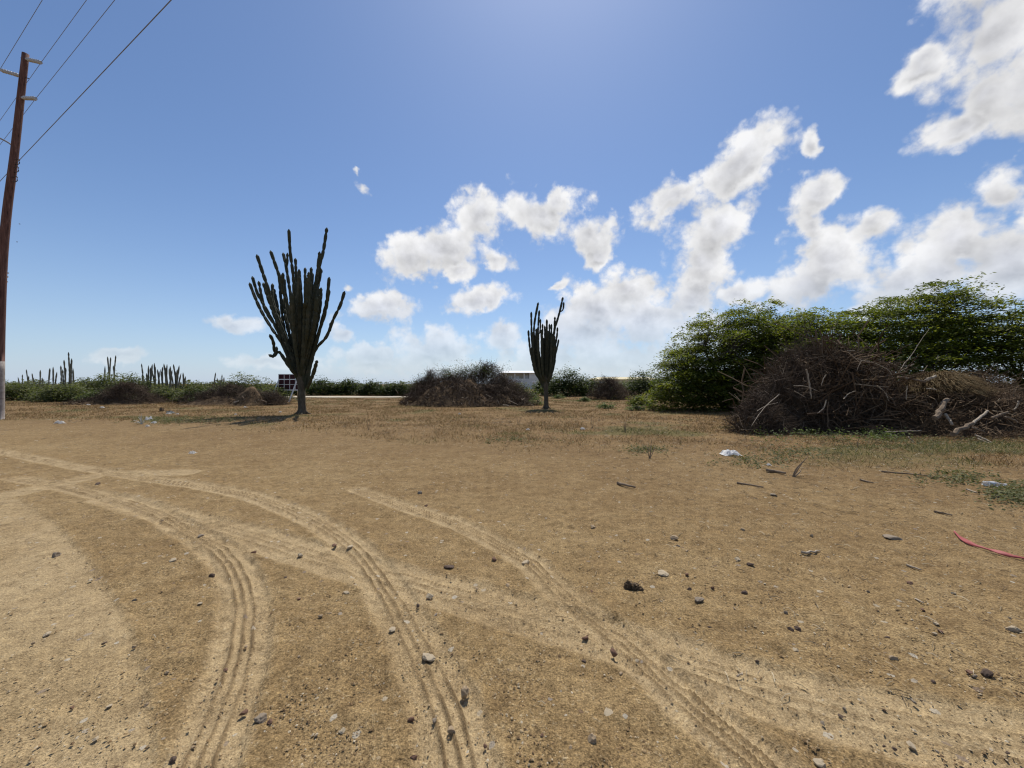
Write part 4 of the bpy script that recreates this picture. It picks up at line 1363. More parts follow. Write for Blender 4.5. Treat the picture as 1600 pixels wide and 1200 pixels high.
M_POLE = make_pole_mat()
M_POLEBASE = plain('whitewashed_pole_foot', (0.22, 0.185, 0.165), (0.40, 0.36, 0.32), 9, 0.9, 0.15, 0.5, 0.01)
M_INSUL = plain('grey_insulator', (0.30, 0.31, 0.32), (0.50, 0.51, 0.52), 20, 0.35, 0.5, 0.1)
M_STEEL = plain('galvanised_steel', (0.16, 0.16, 0.17), (0.28, 0.28, 0.29), 20, 0.5, 0.5, 0.2)
M_DARKSTEEL = plain('dark_iron_bracket', (0.035, 0.033, 0.035), (0.075, 0.068, 0.068), 20, 0.6, 0.4, 0.2)
M_WIRE = plain('aluminium_wire', (0.14, 0.14, 0.155), (0.20, 0.20, 0.215), 4, 0.5, 0.4, 0.0)

YP = 14.7
line = [(-3, 655), (-2, 580), (0, 500), (4, 408), (11, 330), (22, 245), (31, 165), (40, 84)]
pc = catmull([Q(a, b, YP) for a, b in line], 5)
t = thing('utility_pole', 'tall brown wooden utility pole with a whitewashed foot at the left edge', 'utility pole', (pc[0][0], YP, gz(pc[0][0], YP)))
pc[0][2] = gz(pc[0][0], YP) - 0.2
split = 6
rad = np.linspace(0.155, 0.095, len(pc))
MB().tube(pc[split:], rad[split:], 20).build('shaft', M_POLE, t, smooth=True)
MB().tube(pc[:split + 1], rad[:split + 1] + 0.004, 20).build('painted_foot', M_POLEBASE, t, smooth=True)


def on_pole(py):
    z = Q(0, py, YP)[2]
    return np.array([np.interp(z, pc[:, 2], pc[:, 0]), YP, z])


tips = []
for (py, sgn, rise, end) in ((92, 1, -1, (69, 101)), (120, -1, 1, (7, 113)), (153, 1, -1, (61, 157))):
    a = on_pole(py)
    e = Q(*end, YP)
    e[1] = YP - 0.10
    d = e - a
    u = d / np.linalg.norm(d)
    ln = np.linalg.norm(d)
    s = np.linspace(0.02, ln, 26)
    rr = 0.052 + 0.020 * (np.sin(s / ln * 2 * math.pi * 8) > 0) * ((s > 0.18) & (s < ln - 0.05))
    ins = MB().tube(a + u[None] * s[:, None], rr, 12).build('insulator', M_INSUL, t, smooth=False)
    MB().tube(np.array([e - u * 0.02, e + u * 0.05]), 0.028, 8).build('end_clamp', M_STEEL, ins)
    MB().tube(np.array([a - u * 0.20, a + u * 0.05]), 0.016, 6).build('bolt', M_DARKSTEEL, t)
    tips.append(e + u * 0.03 + np.array([0, 0, 0.03]))
for k, py in enumerate((254, 266, 281)):
    a = on_pole(py)
    rr_ = np.interp(a[2], pc[:, 2], rad)
    b0 = a + np.array([rr_ * 0.95, -0.02, 0])
    br = MB()
    br.tube(catmull([b0 + [0, 0, 0.09], b0 + [0.20, -0.05, 0.09], b0 + [0.23, -0.06, 0.0], b0 + [0.20, -0.05, -0.09], b0 + [0, 0, -0.09]], 4), 0.014, 6)
    o = br.build('rack_bracket', M_DARKSTEEL, t, smooth=True)
    sp_ = np.linspace(-0.05, 0.05, 7)
    MB().tube((b0 + [0.17, -0.04, 0])[None] + np.array([[0, 0, 1]]) * sp_[:, None], 0.030 + 0.012 * np.abs(sp_) / 0.05, 10).build('spool', M_INSUL, o, smooth=True)
    if k == 0:
        tips.append(b0 + np.array([0.20, -0.07, 0.0]))
a = on_pole(231)
MB().tube(catmull([a, a + [-0.25, -0.05, 0.20], a + [-0.62, -0.12, 0.36], a + [-1.1, -0.2, 0.40]], 5), 0.028, 8).build('bracket_arm', M_STEEL, t, smooth=True)

WDIR = np.array([0.877, -0.48, 0.0])
WLAB = ['overhead wire from the topmost right insulator', 'overhead wire from the insulator on the left side of the pole', 'overhead wire from the lower right insulator', 'thick low overhead cable from the bracket rack on the pole']
for k, tip in enumerate(tips):
    s = np.linspace(-45, 45, 61)
    z = 0.0011 * s ** 2 * (np.abs(s) / 45)      # wire dips to either side only slightly
    pts = tip[None] + WDIR[None] * s[:, None] - np.array([[0, 0, 1]]) * (0.006 * np.abs(s) - 0.00013 * s ** 2)[:, None]
    o = MB().tube(pts, 0.007 if k < 3 else 0.010, 6).build('overhead_wire', M_WIRE, smooth=True)
    tag(o, WLAB[k], 'wire', 'overhead wires')

# ================================================================== framed sign left of the cactus
M_SIGN = plain('dark_maroon_panel', (0.050, 0.018, 0.020), (0.075, 0.028, 0.030), 3, 0.8, 0.1, 0.1)
M_SIGNFRAME = plain('white_painted_frame', (0.70, 0.68, 0.63), (0.84, 0.82, 0.77), 10, 0.6, 0.3, 0.2)
YS = 30.5


def sq(a, b, Y=YS):
    return Q(270 + a / 7.62, 570 + b / 7.62, Y)


sx0, sx1 = sq(1262, 0)[0], sq(1500, 0)[0]
sz1, sz0 = sq(0, 112)[2], sq(0, 296)[2]
t = thing('framed_sign', 'dark maroon panelled sign on white frame legs behind the big cactus', 'sign', (sx0, YS, gz(sx0, YS)))
cw, ch = (sx1 - sx0) / 3.6, (sz1 - sz0) / 3
xsn = [sx0, sx0 + cw, sx0 + 2 * cw, sx0 + 3 * cw, sx1]
for i in range(4):
    for j in range(3):
        a, b = xsn[i], xsn[i + 1]
        MB().box(((a + b) / 2, YS, sz0 + (j + 0.5) * ch), (b - a - 0.045, 0.04, ch - 0.045)).build('panel', M_SIGN, t)
for i in range(5):
    MB().box((xsn[i], YS - 0.02, (sz0 + sz1) / 2), (0.032, 0.03, sz1 - sz0)).build('mullion', M_SIGNFRAME, t)
for j in range(4):
    MB().box(((sx0 + sx1) / 2, YS - 0.024, sz0 + j * ch), (sx1 - sx0, 0.03, 0.032)).build('rail', M_SIGNFRAME, t)
zb = gz(sx0, YS)
MB().box(((sx0 + sx1) / 2, YS + 0.03, sq(0, 304)[2]), (sx1 - sx0 + 0.3, 0.06, 0.07)).build('rail', M_SIGNFRAME, t)
for xx in (sx0 - 0.06, sx1 - 0.2):
    top = np.array([xx + 0.03, YS + 0.05, sz0 + 1.85 * ch])
    MB().tube(np.array([top, [xx - 0.14, YS + 0.5, zb - 0.05]]), 0.05, 8).build('leg', M_SIGNFRAME, t, smooth=True)
    MB().tube(np.array([top, [xx + 0.50, YS - 1.9, zb - 0.05]]), 0.055, 8).build('leg', M_SIGNFRAME, t, smooth=True)
    MB().tube(np.array([[xx + 0.22, YS + 0.05, sq(0, 300)[2]], [xx + 0.20, YS + 0.3, zb - 0.05]]), 0.03, 8).build('leg', M_SIGNFRAME, t, smooth=True)

# ================================================================== houses beyond the scrub
M_WHITE = plain('white_house_paint', (0.60, 0.59, 0.56), (0.74, 0.73, 0.70), 0.8, 0.85, 0.2, 0.0)
M_BEIGE = plain('beige_render', (0.42, 0.38, 0.30), (0.52, 0.47, 0.38), 0.8, 0.9, 0.2, 0.0)  # beige render of the wall behind the veranda
M_YELLOW = plain('pale_yellow_render', (0.58, 0.50, 0.32), (0.70, 0.62, 0.42), 0.6, 0.9, 0.2, 0.0)
M_ROOF = plain('white_roof_sheet', (0.62, 0.62, 0.62), (0.78, 0.78, 0.78), 1.5, 0.7, 0.3, 0.0)
M_DARKGLASS = plain('dark_window_glass', (0.012, 0.014, 0.016), (0.028, 0.030, 0.032), 1.0, 0.12, 0.5, 0.0)
YH = 110.0


def hx(px):
    return (px - 800) / FPX * YH


def hz(py):
    return EYE + (600 - py) / FPX * YH


t = thing('house', 'white two-storey house with an upper veranda behind the slim cactus', 'house', (hx(812), YH, 0))
x0, x1, xv = hx(783), hx(846), hx(827)
zt, zf = hz(583), hz(593.2)
MB().box(((x0 + x1) / 2, YH + 4.2, zt / 2), (x1 - x0, 6.0, zt)).build('wall', M_BEIGE, t)
MB().box(((x0 + x1) / 2, YH + 0.6, zf / 2 - 0.1), (x1 - x0 - 0.02, 1.2, zf - 0.2)).build('lower_wall', M_WHITE, t)
MB().box(((xv + x1) / 2, YH + 0.62, (zf + zt) / 2 - 0.1), (x1 - xv, 1.22, zt - zf + 0.18)).build('wing_wall', M_WHITE, t)
MB().box(((x0 + xv) / 2, YH + 0.1, zf + 0.02), (xv - x0 - 0.02, 0.2, 0.5)).build('parapet', M_WHITE, t)
rf_ = MB()
ya, yb = YH - 0.6, YH + 7.6
rf_.add([[x0 - 0.6, ya, zt], [x1 + 0.6, ya, zt], [x1 + 0.6, yb, zt], [x0 - 0.6, yb, zt], [x0 - 0.6, ya, zt + 0.10], [x1 + 0.6, ya, zt + 0.10], [x1 - 1.5, (ya + yb) / 2, zt + 0.80], [x0 + 1.0, (ya + yb) / 2, zt + 0.80], [x0 - 0.6, yb, zt + 0.10], [x1 + 0.6, yb, zt + 0.10]],
        [[0, 1, 2, 3], [0, 1, 5, 4], [4, 5, 6, 7], [2, 3, 8, 9], [8, 9, 6, 7], [0, 3, 8, 4], [1, 2, 9, 5]], [[4, 7, 8], [5, 6, 9]])
rf_.build('roof', M_ROOF, t)
for px in (784.5, 790.5, 804.5, 819):
    MB().box((hx(px), YH + 0.12, (zf + zt) / 2), (0.32, 0.3, zt - zf)).build('column', M_WHITE, t)
for (pa, pb, ya_, yb_, yy) in ((807, 811, 588, 593, YH + 1.18), (821, 825.5, 586.8, 592.5, YH + 1.18), (831, 836, 586.8, 592.6, YH - 0.02), (796, 800, 587.5, 592.5, YH + 1.18)):
    w = MB().box(((hx(pa) + hx(pb)) / 2, yy, (hz(ya_) + hz(yb_)) / 2), (hx(pb) - hx(pa) + 0.16, 0.08, hz(ya_) - hz(yb_) + 0.16)).build('window', M_WHITE, t)
    MB().box(((hx(pa) + hx(pb)) / 2, yy - 0.04, (hz(ya_) + hz(yb_)) / 2), (hx(pb) - hx(pa), 0.06, hz(ya_) - hz(yb_))).build('pane', M_DARKGLASS, w)
t = thing('canopy', 'low white flat canopy beside the white house, behind the slim cactus trunk', 'canopy', (hx(853), 96, 0))
MB().box(((852 - 800) / FPX * 96, 96, EYE + 3.4 / FPX * 96), (6.4, 3.5, 0.3)).build('roof', M_ROOF, t)
for dx in (-2.9, 2.9):
    for dy in (-1.5, 1.5):
        MB().box(((852 - 800) / FPX * 96 + dx, 96 + dy, (EYE + 3.4 / FPX * 96 - 0.15) / 2), (0.14, 0.14, EYE + 3.4 / FPX * 96 - 0.15)).build('post', M_WHITE, t)

YH = 125.0
t = thing('house', 'low pale yellow house whose roof shows above the grey dead bush', 'house', (hx(975), YH, 0))
x0, x1 = hx(926), hx(1030)
zt = hz(592.6)
MB().box(((x0 + x1) / 2, YH + 4, zt / 2), (x1 - x0 - 1.2, 7.4, zt)).build('wall', M_YELLOW, t)
rf_ = MB()
za, zr = zt, hz(588.8)
rf_.add([[x0 - 0.4, YH - 0.3, za], [x1 + 0.4, YH - 0.3, za], [x1 + 0.4, YH + 8.3, za], [x0 - 0.4, YH + 8.3, za], [x0 + 2.6, YH + 4, zr], [x1 - 2.6, YH + 4, zr]],
        [[0, 1, 5, 4], [2, 3, 4, 5], [0, 1, 2, 3]], [[0, 4, 3], [1, 2, 5]])
rf_.build('roof', M_YELLOW, t)
for px in (940, 962, 990, 1012):
    w = MB().box((hx(px), YH + 0.28, 1.5), (1.5, 0.1, 1.2)).build('window', M_WHITE, t)
    MB().box((hx(px), YH + 0.22, 1.5), (1.3, 0.06, 1.0)).build('pane', M_DARKGLASS, w)

# ================================================================== stones
M_STONE = {
    'pale': plain('pale_limestone', (0.34, 0.27, 0.175), (0.48, 0.39, 0.27), 30, 0.9, 0.2, 0.5, 0.004),
    'tan': plain('tan_stone', (0.27, 0.19, 0.11), (0.41, 0.31, 0.20), 30, 0.9, 0.2, 0.5, 0.004),
    'grey': plain('grey_stone', (0.19, 0.15, 0.105), (0.31, 0.25, 0.185), 30, 0.9, 0.2, 0.5, 0.004),
    'dark': plain('dark_brown_stone', (0.070, 0.046, 0.032), (0.135, 0.092, 0.066), 30, 0.85, 0.25, 0.5, 0.004),
    'red': plain('red_brown_stone', (0.12, 0.066, 0.042), (0.22, 0.130, 0.086), 30, 0.88, 0.2, 0.5, 0.004),
}


def ico(sub=1):
    p = (1 + 5 ** 0.5) / 2
    v = [(-1, p, 0), (1, p, 0), (-1, -p, 0), (1, -p, 0), (0, -1, p), (0, 1, p), (0, -1, -p), (0, 1, -p), (p, 0, -1), (p, 0, 1), (-p, 0, -1), (-p, 0, 1)]
    f = [(0, 11, 5), (0, 5, 1), (0, 1, 7), (0, 7, 10), (0, 10, 11), (1, 5, 9), (5, 11, 4), (11, 10, 2), (10, 7, 6), (7, 1, 8), (3, 9, 4), (3, 4, 2), (3, 2, 6), (3, 6, 8), (3, 8, 9), (4, 9, 5), (2, 4, 11), (6, 2, 10), (8, 6, 7), (9, 8, 1)]
    v = [np.array(a) / np.linalg.norm(a) for a in v]
    for _ in range(sub):
        mid, nf = {}, []

        def m(a, b):
            k = (min(a, b), max(a, b))
            if k not in mid:
                q = v[a] + v[b]
                v.append(q / np.linalg.norm(q))
                mid[k] = len(v) - 1
            return mid[k]
        for a, b, c in f:
            x, y, z = m(a, b), m(b, c), m(c, a)
            nf += [(a, x, z), (b, y, x), (c, z, y), (x, y, z)]
        f = nf
    return np.array(v), np.array(f)


IV, IF = ico(2)


def stone_mesh(seed, mat):
    rng = np.random.default_rng(seed)
    V = IV.copy()
    for _ in range(9):      # facets knocked off by random planes
        n = rng.normal(size=3)
        n /= np.linalg.norm(n)
        h = rng.uniform(0.45, 0.8)
        d = V @ n
        V = V - np.clip(d - h, 0, None)[:, None] * n
    V *= 1 + 0.05 * rng.normal(size=(len(V), 1))
    o = MB().add(V, None, IF).build('stone', mat)
    me = o.data
    bpy.data.objects.remove(o)
    return me


STONE_ME = {k: [stone_mesh(900 + 7 * i + j, m) for j in range(4)] for i, (k, m) in enumerate(M_STONE.items())}
STONES = [  # px, py (foot), width px, height ratio, kind, label
    (725, 1098, 19, 1.15, 'tan', 'upright tan block of stone beside the tread of the middle tyre track'),
    (667, 1036, 26, 0.35, 'pale', 'broad pale stone pressed flat in the middle tyre track'),
    (401, 1136, 19, 0.7, 'grey', 'rounded grey stone right of the left tyre track, largest of a trio'),
    (377, 1123, 12, 0.7, 'red', 'brown stone at the upper end of the trio by the left track'),
    (419, 1137, 11, 0.6, 'red', 'small brown stone at the right end of the trio by the left track'),
    (240, 1084, 22, 0.4, 'grey', 'pale grey flat stone on the dirt left of the left tyre track'),
    (705, 1153, 15, 0.75, 'tan', 'tan stone in the middle tyre track nearest the bottom edge'),
    (678, 1133, 8, 0.9, 'grey', 'small grey stone just above the tan stone in the middle track'),
    (641, 1133, 11, 0.8, 'red', 'brown stone left of the middle tyre track near the bottom'),
    (645, 1196, 13, 0.9, 'red', 'reddish stone at the bottom edge left of the middle track'),
    (701, 890, 15, 0.5, 'dark', 'dark flat stone between the middle and right tyre tracks'),
    (670, 937, 14, 0.6, 'pale', 'smooth pale stone right of where the tracks cross'),
    (772, 877, 11, 0.6, 'red', 'red brown stone right of the dark flat stone'),
    (82, 870, 14, 0.6, 'grey', 'grey stone alone on the dirt far left'),
    (266, 878, 11, 0.6, 'pale', 'pale stone inside the bend of the left track'),
    (327, 902, 10, 0.7, 'dark', 'dark stone just inside the bend of the left track'),
    (544, 858, 11, 0.6, 'pale', 'pale stone lying in the upper bend of the middle track'),
    (612, 988, 11, 0.3, 'pale', 'pale chip at the left rim of the middle track'),
    (149, 758, 9, 0.6, 'dark', 'dark stone where the far left tracks meet'),
    (310, 944, 9, 0.4, 'pale', 'small pale chip left of the left track bend'),
    (540, 928, 10, 0.5, 'pale', 'angular pale stone between the left and middle tracks'),
    (67, 993, 13, 0.3, 'pale', 'long pale chip near the left edge'),
    (167, 1108, 9, 0.4, 'pale', 'small yellowish chip low on the left'),
    (145, 1161, 10, 0.4, 'pale', 'yellowish chip in the bottom left corner'),
    (265, 1198, 11, 0.6, 'dark', 'dark stone at the bottom edge left of the left track'),
    (534, 1148, 10, 0.5, 'pale', 'white chip between the two front tracks near the bottom'),
    (822, 882, 14, 0.5, 'pale', 'pale flat stone set in the right tyre track'),
    (1095, 943, 16, 0.55, 'grey', 'grey brown block right of the dark clod'),
    (1165, 930, 11, 0.7, 'dark', 'dark stone right of the grey brown block'),
    (1039, 900, 20, 0.3, 'pale', 'broad pale flat stone right above the dark clod'),
    (1055, 845, 12, 0.6, 'tan', 'tan stone at the head of a scatter of pebbles'),
    (1154, 877, 11, 0.6, 'pale', 'white stone in the scatter of pebbles right of centre'),
    (1175, 885, 10, 0.6, 'dark', 'dark stone at the lower end of the scatter of pebbles'),
    (927, 826, 12, 0.5, 'tan', 'tan stone right of the start of the right track'),
    (1210, 776, 13, 0.4, 'grey', 'dark grey flat stone on the dirt below the white bag'),
    (1405, 846, 26, 0.35, 'grey', 'long flat grey stone left of the red strap'),
    (960, 1028, 13, 0.9, 'red', 'brown pointed stone just left of the crossing of right tracks'),
    (927, 1170, 18, 0.9, 'tan', 'tan pointed stone near the bottom edge right of centre'),
    (952, 1128, 24, 0.35, 'pale', 'large pale flat stone right of centre near the bottom'),
    (1238, 988, 11, 0.6, 'dark', 'left one of two touching dark stones on the right'),
    (1249, 987, 10, 0.6, 'dark', 'right one of two touching dark stones on the right'),
    (1552, 1063, 19, 0.6, 'dark', 'dark block of stone low at the right'),
    (1520, 1058, 11, 0.8, 'red', 'red brown stone left of the dark block low at the right'),
    (1402, 1036, 13, 0.6, 'tan', 'pale tan stone left of the two stones low at the right'),
    (1429, 1170, 15, 0.5, 'pale', 'pale rounded stone near the bottom right'),
    (1592, 990, 20, 0.5, 'pale', 'pale stone cut by the right edge'),
    (1389, 1002, 9, 0.7, 'dark', 'small dark stone above the pale tan stone'),
    (1247, 1019, 11, 0.5, 'pale', 'pale stone below the two touching dark stones'),
    (1285, 928, 13, 0.4, 'pale', 'pale flat chip right of the dark stones'),
    (1330, 947, 13, 0.4, 'tan', 'tan flat chip below the pale stick'),
    (1287, 1199, 18, 0.5, 'pale', 'pale stone at the bottom edge right of the right track'),
    (1058, 1160, 9, 0.7, 'pale', 'small white stone left of the front end of the right track'),
    (915, 1003, 10, 0.6, 'red', 'brown stone on the swept crossing track'),
    (655, 771, 12, 0.5, 'grey', 'grey stone above the start of the right tyre track'),
]
rng = np.random.default_rng(77)
for i, (px, py, w, hr, kind, lab) in enumerate(STONES):
    x, y = P(px, py)
    s = w / FPX * y / 2
    y += s * 0.8
    o = bpy.data.objects.new('stone', STONE_ME[kind][i % 4])
    COL.objects.link(o)
    o.location = (x, y, gz(x, y) + s * hr * (0.45 if hr > 0.5 else 0.15))
    o.rotation_euler = (rng.uniform(-0.2, 0.2), rng.uniform(-0.2, 0.2), rng.uniform(0, 6.28))
    o.scale = (s * rng.uniform(0.95, 1.15), s * rng.uniform(0.75, 1.0), s * hr)
    tag(o, lab, 'stone', 'loose stones on the dirt')

# small loose pebbles one can still pick out
rng = np.random.default_rng(78)
def row_x(track, py):
    """column of a tyre track at a pixel row"""
    p = np.array(TRACKS[track][0], float)
    o = np.argsort(p[:, 1])
    return np.interp(py, p[o, 1], p[o, 0])


for i in range(75):
    py = 790 + (1195 - 790) * rng.random() ** 0.8
    px = rng.uniform(5, 1595)
    x, y = P(px, py)
    s = rng.uniform(5, 8.5) / FPX * y / 2
    kind = rng.choice(['dark', 'red', 'tan', 'pale', 'grey'], p=[0.20, 0.26, 0.26, 0.16, 0.12])
    o = bpy.data.objects.new('pebble', STONE_ME[kind][i % 4])
    COL.objects.link(o)
    o.location = (x, y, gz(x, y) + s * 0.25)
    o.rotation_euler = (rng.uniform(-0.3, 0.3), rng.uniform(-0.3, 0.3), rng.uniform(0, 6.28))
    o.scale = (s * rng.uniform(0.9, 1.25), s * rng.uniform(0.7, 1.0), s * rng.uniform(0.5, 0.85))
    if px < row_x(0, py) - 150:
        zone = 'well outside the left tyre track'
    elif px < row_x(0, py):
        zone = 'just outside the left tyre track'
    elif px < row_x(1, py):
        zone = 'between the left and middle tyre tracks'
    elif px < row_x(3, py):
        zone = 'between the middle and right tyre tracks'
    elif px < row_x(3, py) + 260:
        zone = 'just beyond the right tyre track'
    else:
        zone = 'on open dirt near the right edge'
    depth_ = 'far up' if py < 900 else 'midway down' if py < 1040 else 'near the bottom'
    word = {'dark': 'dark', 'red': 'red brown', 'tan': 'tan', 'pale': 'whitish', 'grey': 'grey'}[kind]
    tag(o, 'small ' + word + ' pebble ' + zone + ', ' + depth_, 'pebble', 'small pebbles on the dirt')

# gravel nobody could count
rng = np.random.default_rng(79)
n = 60000
py = 600 + 810 / (1.2 + 11.0 * rng.random(n) ** 1.5)
px = rng.uniform(-80, 1680, n)
Y = 810 / (py - 600)
X = (px - 800) / FPX * Y
dens = fbm(X * 0.9, Y * 0.9, 3, 2)
tz, tm, _ = track_fields(X, Y)
keep = (rng.random(n) < sstep(dens, 0.25, 0.6) * 0.8 + 0.2) & (rng.random(n) > tm * 0.75)
X, Y = X[keep], Y[keep]
n = len(X)
s = 0.0020 + 0.0048 * rng.random(n) ** 3.5 + Y * 0.0004 * rng.random(n)
OV = np.array([[1, 0, 0], [0, 1, 0], [-1, 0, 0], [0, -1, 0], [0.1, 0.1, 0.85]], float)
OF = np.array([[0, 1, 4], [1, 2, 4], [2, 3, 4], [3, 0, 4]])
a = rng.uniform(0, 6.28, n)
ca, sa = np.cos(a), np.sin(a)
V = OV[None] * (1 + rng.normal(0, 0.22, (n, 5, 3)))
V[..., 0] *= 1.25
vx = V[..., 0] * ca[:, None] - V[..., 1] * sa[:, None]
vy = V[..., 0] * sa[:, None] + V[..., 1] * ca[:, None]
V = np.stack([vx, vy, V[..., 2] * 0.8], -1) * s[:, None, None] + np.stack([X, Y, G(X, Y) + s * 0.1], 1)[:, None]
F = (OF[None] + 5 * np.arange(n)[:, None, None]).reshape(-1, 3)
M_GRAVEL = tinted('gravel_grain', [(0.0, (0.100, 0.062, 0.036)), (0.2, (0.200, 0.128, 0.064)), (0.55, (0.31, 0.205, 0.100)), (0.85, (0.42, 0.315, 0.185)), (1.0, (0.54, 0.46, 0.33))], 0.9, 0.15)
tag(MB().add(V.reshape(-1, 3), None, F, np.repeat(rng.random(n), 5)).build('gravel', M_GRAVEL), 'fine brown gravel strewn over the bare dirt', 'gravel', None, 'stuff')

# ================================================================== grass
rng = np.random.default_rng(80)
n = 330000
Y = 3.6 + 34 * rng.random(n) ** 1.35
X = (rng.uniform(-120, 1720, n) - 800) / FPX * Y
ga = grass_amount(X, Y)
patch = sstep(fbm(X / 0.9, Y / 0.9, 4, 6), 0.34, 0.62)
keep = rng.random(n) < ga * (0.12 + 0.88 * patch)
X, Y = X[keep], Y[keep]
gr = green_amount(X, Y) * grass_amount(X, Y)
isg = rng.random(len(X)) < gr * 0.85 + 0.05
h = rng.uniform(0.025, 0.095, len(X)) * (0.7 + 0.8 * vnoise(X / 1.1, Y / 1.1, 2)) * np.where(Y < 12, 1.0, 1.0)
wd = 0.0022 + Y * 0.00042
a = rng.uniform(0, 6.28, len(X))
lean = rng.normal(0, 0.75, (len(X), 2)) * h[:, None]
b = np.stack([X, Y, G(X, Y) - 0.004], 1)
s_ = np.stack([np.cos(a), np.sin(a), 0 * a], 1) * wd[:, None]
tip = b + np.stack([lean[:, 0], lean[:, 1], h], 1)
for flag, nm, mt, lab in ((False, 'dry_grass', M_STRAW, 'short dry straw-coloured grass over the middle ground'), (True, 'green_grass', LEAF['creeper'], 'sparse green grass patches among the dry grass')):
    k = isg == flag
    V = np.stack([b[k] - s_[k], b[k] + s_[k], tip[k]], 1).reshape(-1, 3)
    m_ = k.sum()
    tag(MB().add(V, None, np.arange(3 * m_).reshape(-1, 3), np.repeat(rng.random(m_), 3)).build(nm, mt), lab, 'grass', None, 'stuff')

# bits of straw and wood strewn on the dirt
rng = np.random.default_rng(83)
n = 16000
Y = 1.6 + 14 * rng.random(n) ** 1.1
X = (rng.uniform(-80, 1700, n) - 800) / FPX * Y
keep = rng.random(n) < (0.05 + 0.5 * sstep(X / np.maximum(Y, 1), -0.2, 0.9) + 0.4 * grass_amount(X, Y)) * (0.30 + 0.70 * sstep(Y, 2.5, 6))
X, Y = X[keep], Y[keep]
n = len(X)
a = rng.uniform(0, 6.28, n)
ln = rng.uniform(0.010, 0.035, n) + 0.0020 * Y * rng.random(n)
wd = 0.0010 + 0.0003 * Y
z = G(X, Y) + 0.012
p0 = np.stack([X - np.cos(a) * ln, Y - np.sin(a) * ln, z - 0.006], 1)
p1 = np.stack([X, Y, z + rng.uniform(0, 0.006, n)], 1)
p2 = np.stack([X + np.cos(a) * ln, Y + np.sin(a) * ln, z - 0.004], 1)
mb = MB()
mb.tubes(np.stack([p0, p1, p2], 1), np.stack([wd, wd, wd], 1), 3, rng.random(n))
M_CHAFF = tinted('straw_chaff', [(0.0, (0.14, 0.095, 0.055)), (0.5, (0.30, 0.23, 0.14)), (1.0, (0.52, 0.44, 0.31))], 0.85, 0.15)
tag(mb.build('straw_debris', M_CHAFF), 'bits of straw and splinters strewn over the dirt', 'debris', None, 'stuff')

# low green creepers by the litter at left and in the right corner
mb = MB()
rng = np.random.default_rng(81)
for (cx, cy, sx, sy, k) in ((262, 658, 26, 3, 260), (330, 655, 40, 3, 160), (1585, 775, 22, 9, 170), (1500, 748, 30, 6, 100), (1180, 722, 34, 6, 90), (1010, 704, 20, 3, 80), (1440, 692, 90, 5, 260), (800, 688, 25, 3, 60), (1255, 708, 30, 5, 110)):
    for _ in range(k):
        x, y = P(rng.normal(cx, sx), max(640, rng.normal(cy, sy)))
        c = np.array([x, y, gz(x, y) + 0.025]) + rng.normal(0, 1, (7, 3)) * np.array([0.05, 0.05, 0.02])
        c[:, 2] = np.maximum(c[:, 2], gz(x, y) + 0.008)
        leaves(mb, c, 0.035 + y * 0.0012, 0.020 + y * 0.0008, rng, 0.6)
tag(mb.build('ground_creeper', LEAF['creeper']), 'low green creeping weeds in patches on the dry ground', 'weeds', None, 'stuff')

# ================================================================== dry stalks and sticks
M_STALK = plain('dry_stalk', (0.16, 0.115, 0.075), (0.30, 0.225, 0.155), 20, 0.9, 0.15, 0.2)


def stalk(px, py, tops, label, r=0.006):
    x, y = P(px, py)
    t = thing('dry_stalk', label, 'stalk', (x, y, gz(x, y)), 'dry weed stalks')
    for k, (ax, ay) in enumerate(tops):
        e = Q(ax, ay, y + 0.05 * (k - 1))
        b0 = np.array([x, y, gz(x, y) - 0.02])
        m_ = (b0 + e) / 2 + np.array([0.02 * (k - 1), 0, 0.02])
        MB().tube(catmull([b0, m_, e], 4), np.linspace(r, r * 0.4, 9), 5).build('stem', M_STALK, t)


stalk(1015, 716, [(1013, 693), (1018, 688), (1024, 695), (1011, 700)], 'leafless three-stemmed stalk left of the white bag', 0.009)
stalk(1238, 745, [(1256, 720), (1262, 713), (1247, 728), (1252, 733)], 'leaning dead twig stalk right of the white bag', 0.012)
stalk(977, 677, [(976, 655), (979, 650), (974, 662)], 'thin stalk standing left of the thorn tree foot', 0.008)
stalk(1341, 702, [(1342, 686)], 'short pale peg-like stalk below the big brush pile', 0.010)
stalk(576, 672, [(574, 652), (578, 655)], 'thin dry stalk on open ground right of the big cactus', 0.008)
stalk(733, 665, [(731, 655), (735, 648)], 'thin dry stalk before the middle brush mound', 0.008)
stalk(742, 663, [(741, 652)], 'lone thin stem beside the stalk before the middle mound', 0.008)
stalk(810, 663, [(808, 650), (814, 652)], 'dry stalk pair below the right end of the middle mound', 0.008)
stalk(926, 670, [(924, 651), (928, 655)], 'thin dry stalk right of the slim cactus', 0.008)
stalk(1365, 683, [(1364, 668), (1368, 672)], 'thin weed stalk at the dark foot of the big brush pile', 0.007)


def stick(px0, py0, px1, py1, r, mat, label):
    a, b = P(px0, py0), P(px1, py1)
    q = np.linspace(0, 1, 7)
    x, y = a[0] + (b[0] - a[0]) * q, a[1] + (b[1] - a[1]) * q
    rg = np.random.default_rng(int(px0 + py0))
    pl = np.stack([x, y + rg.normal(0, r, 7), G(x, y) + r * 0.9 + 0.004], 1)
    o = MB().tube(pl, np.linspace(r, r * 0.6, 7), 6).build('stick', mat, smooth=True)
    tag(o, label, 'stick', 'sticks lying on the dirt')


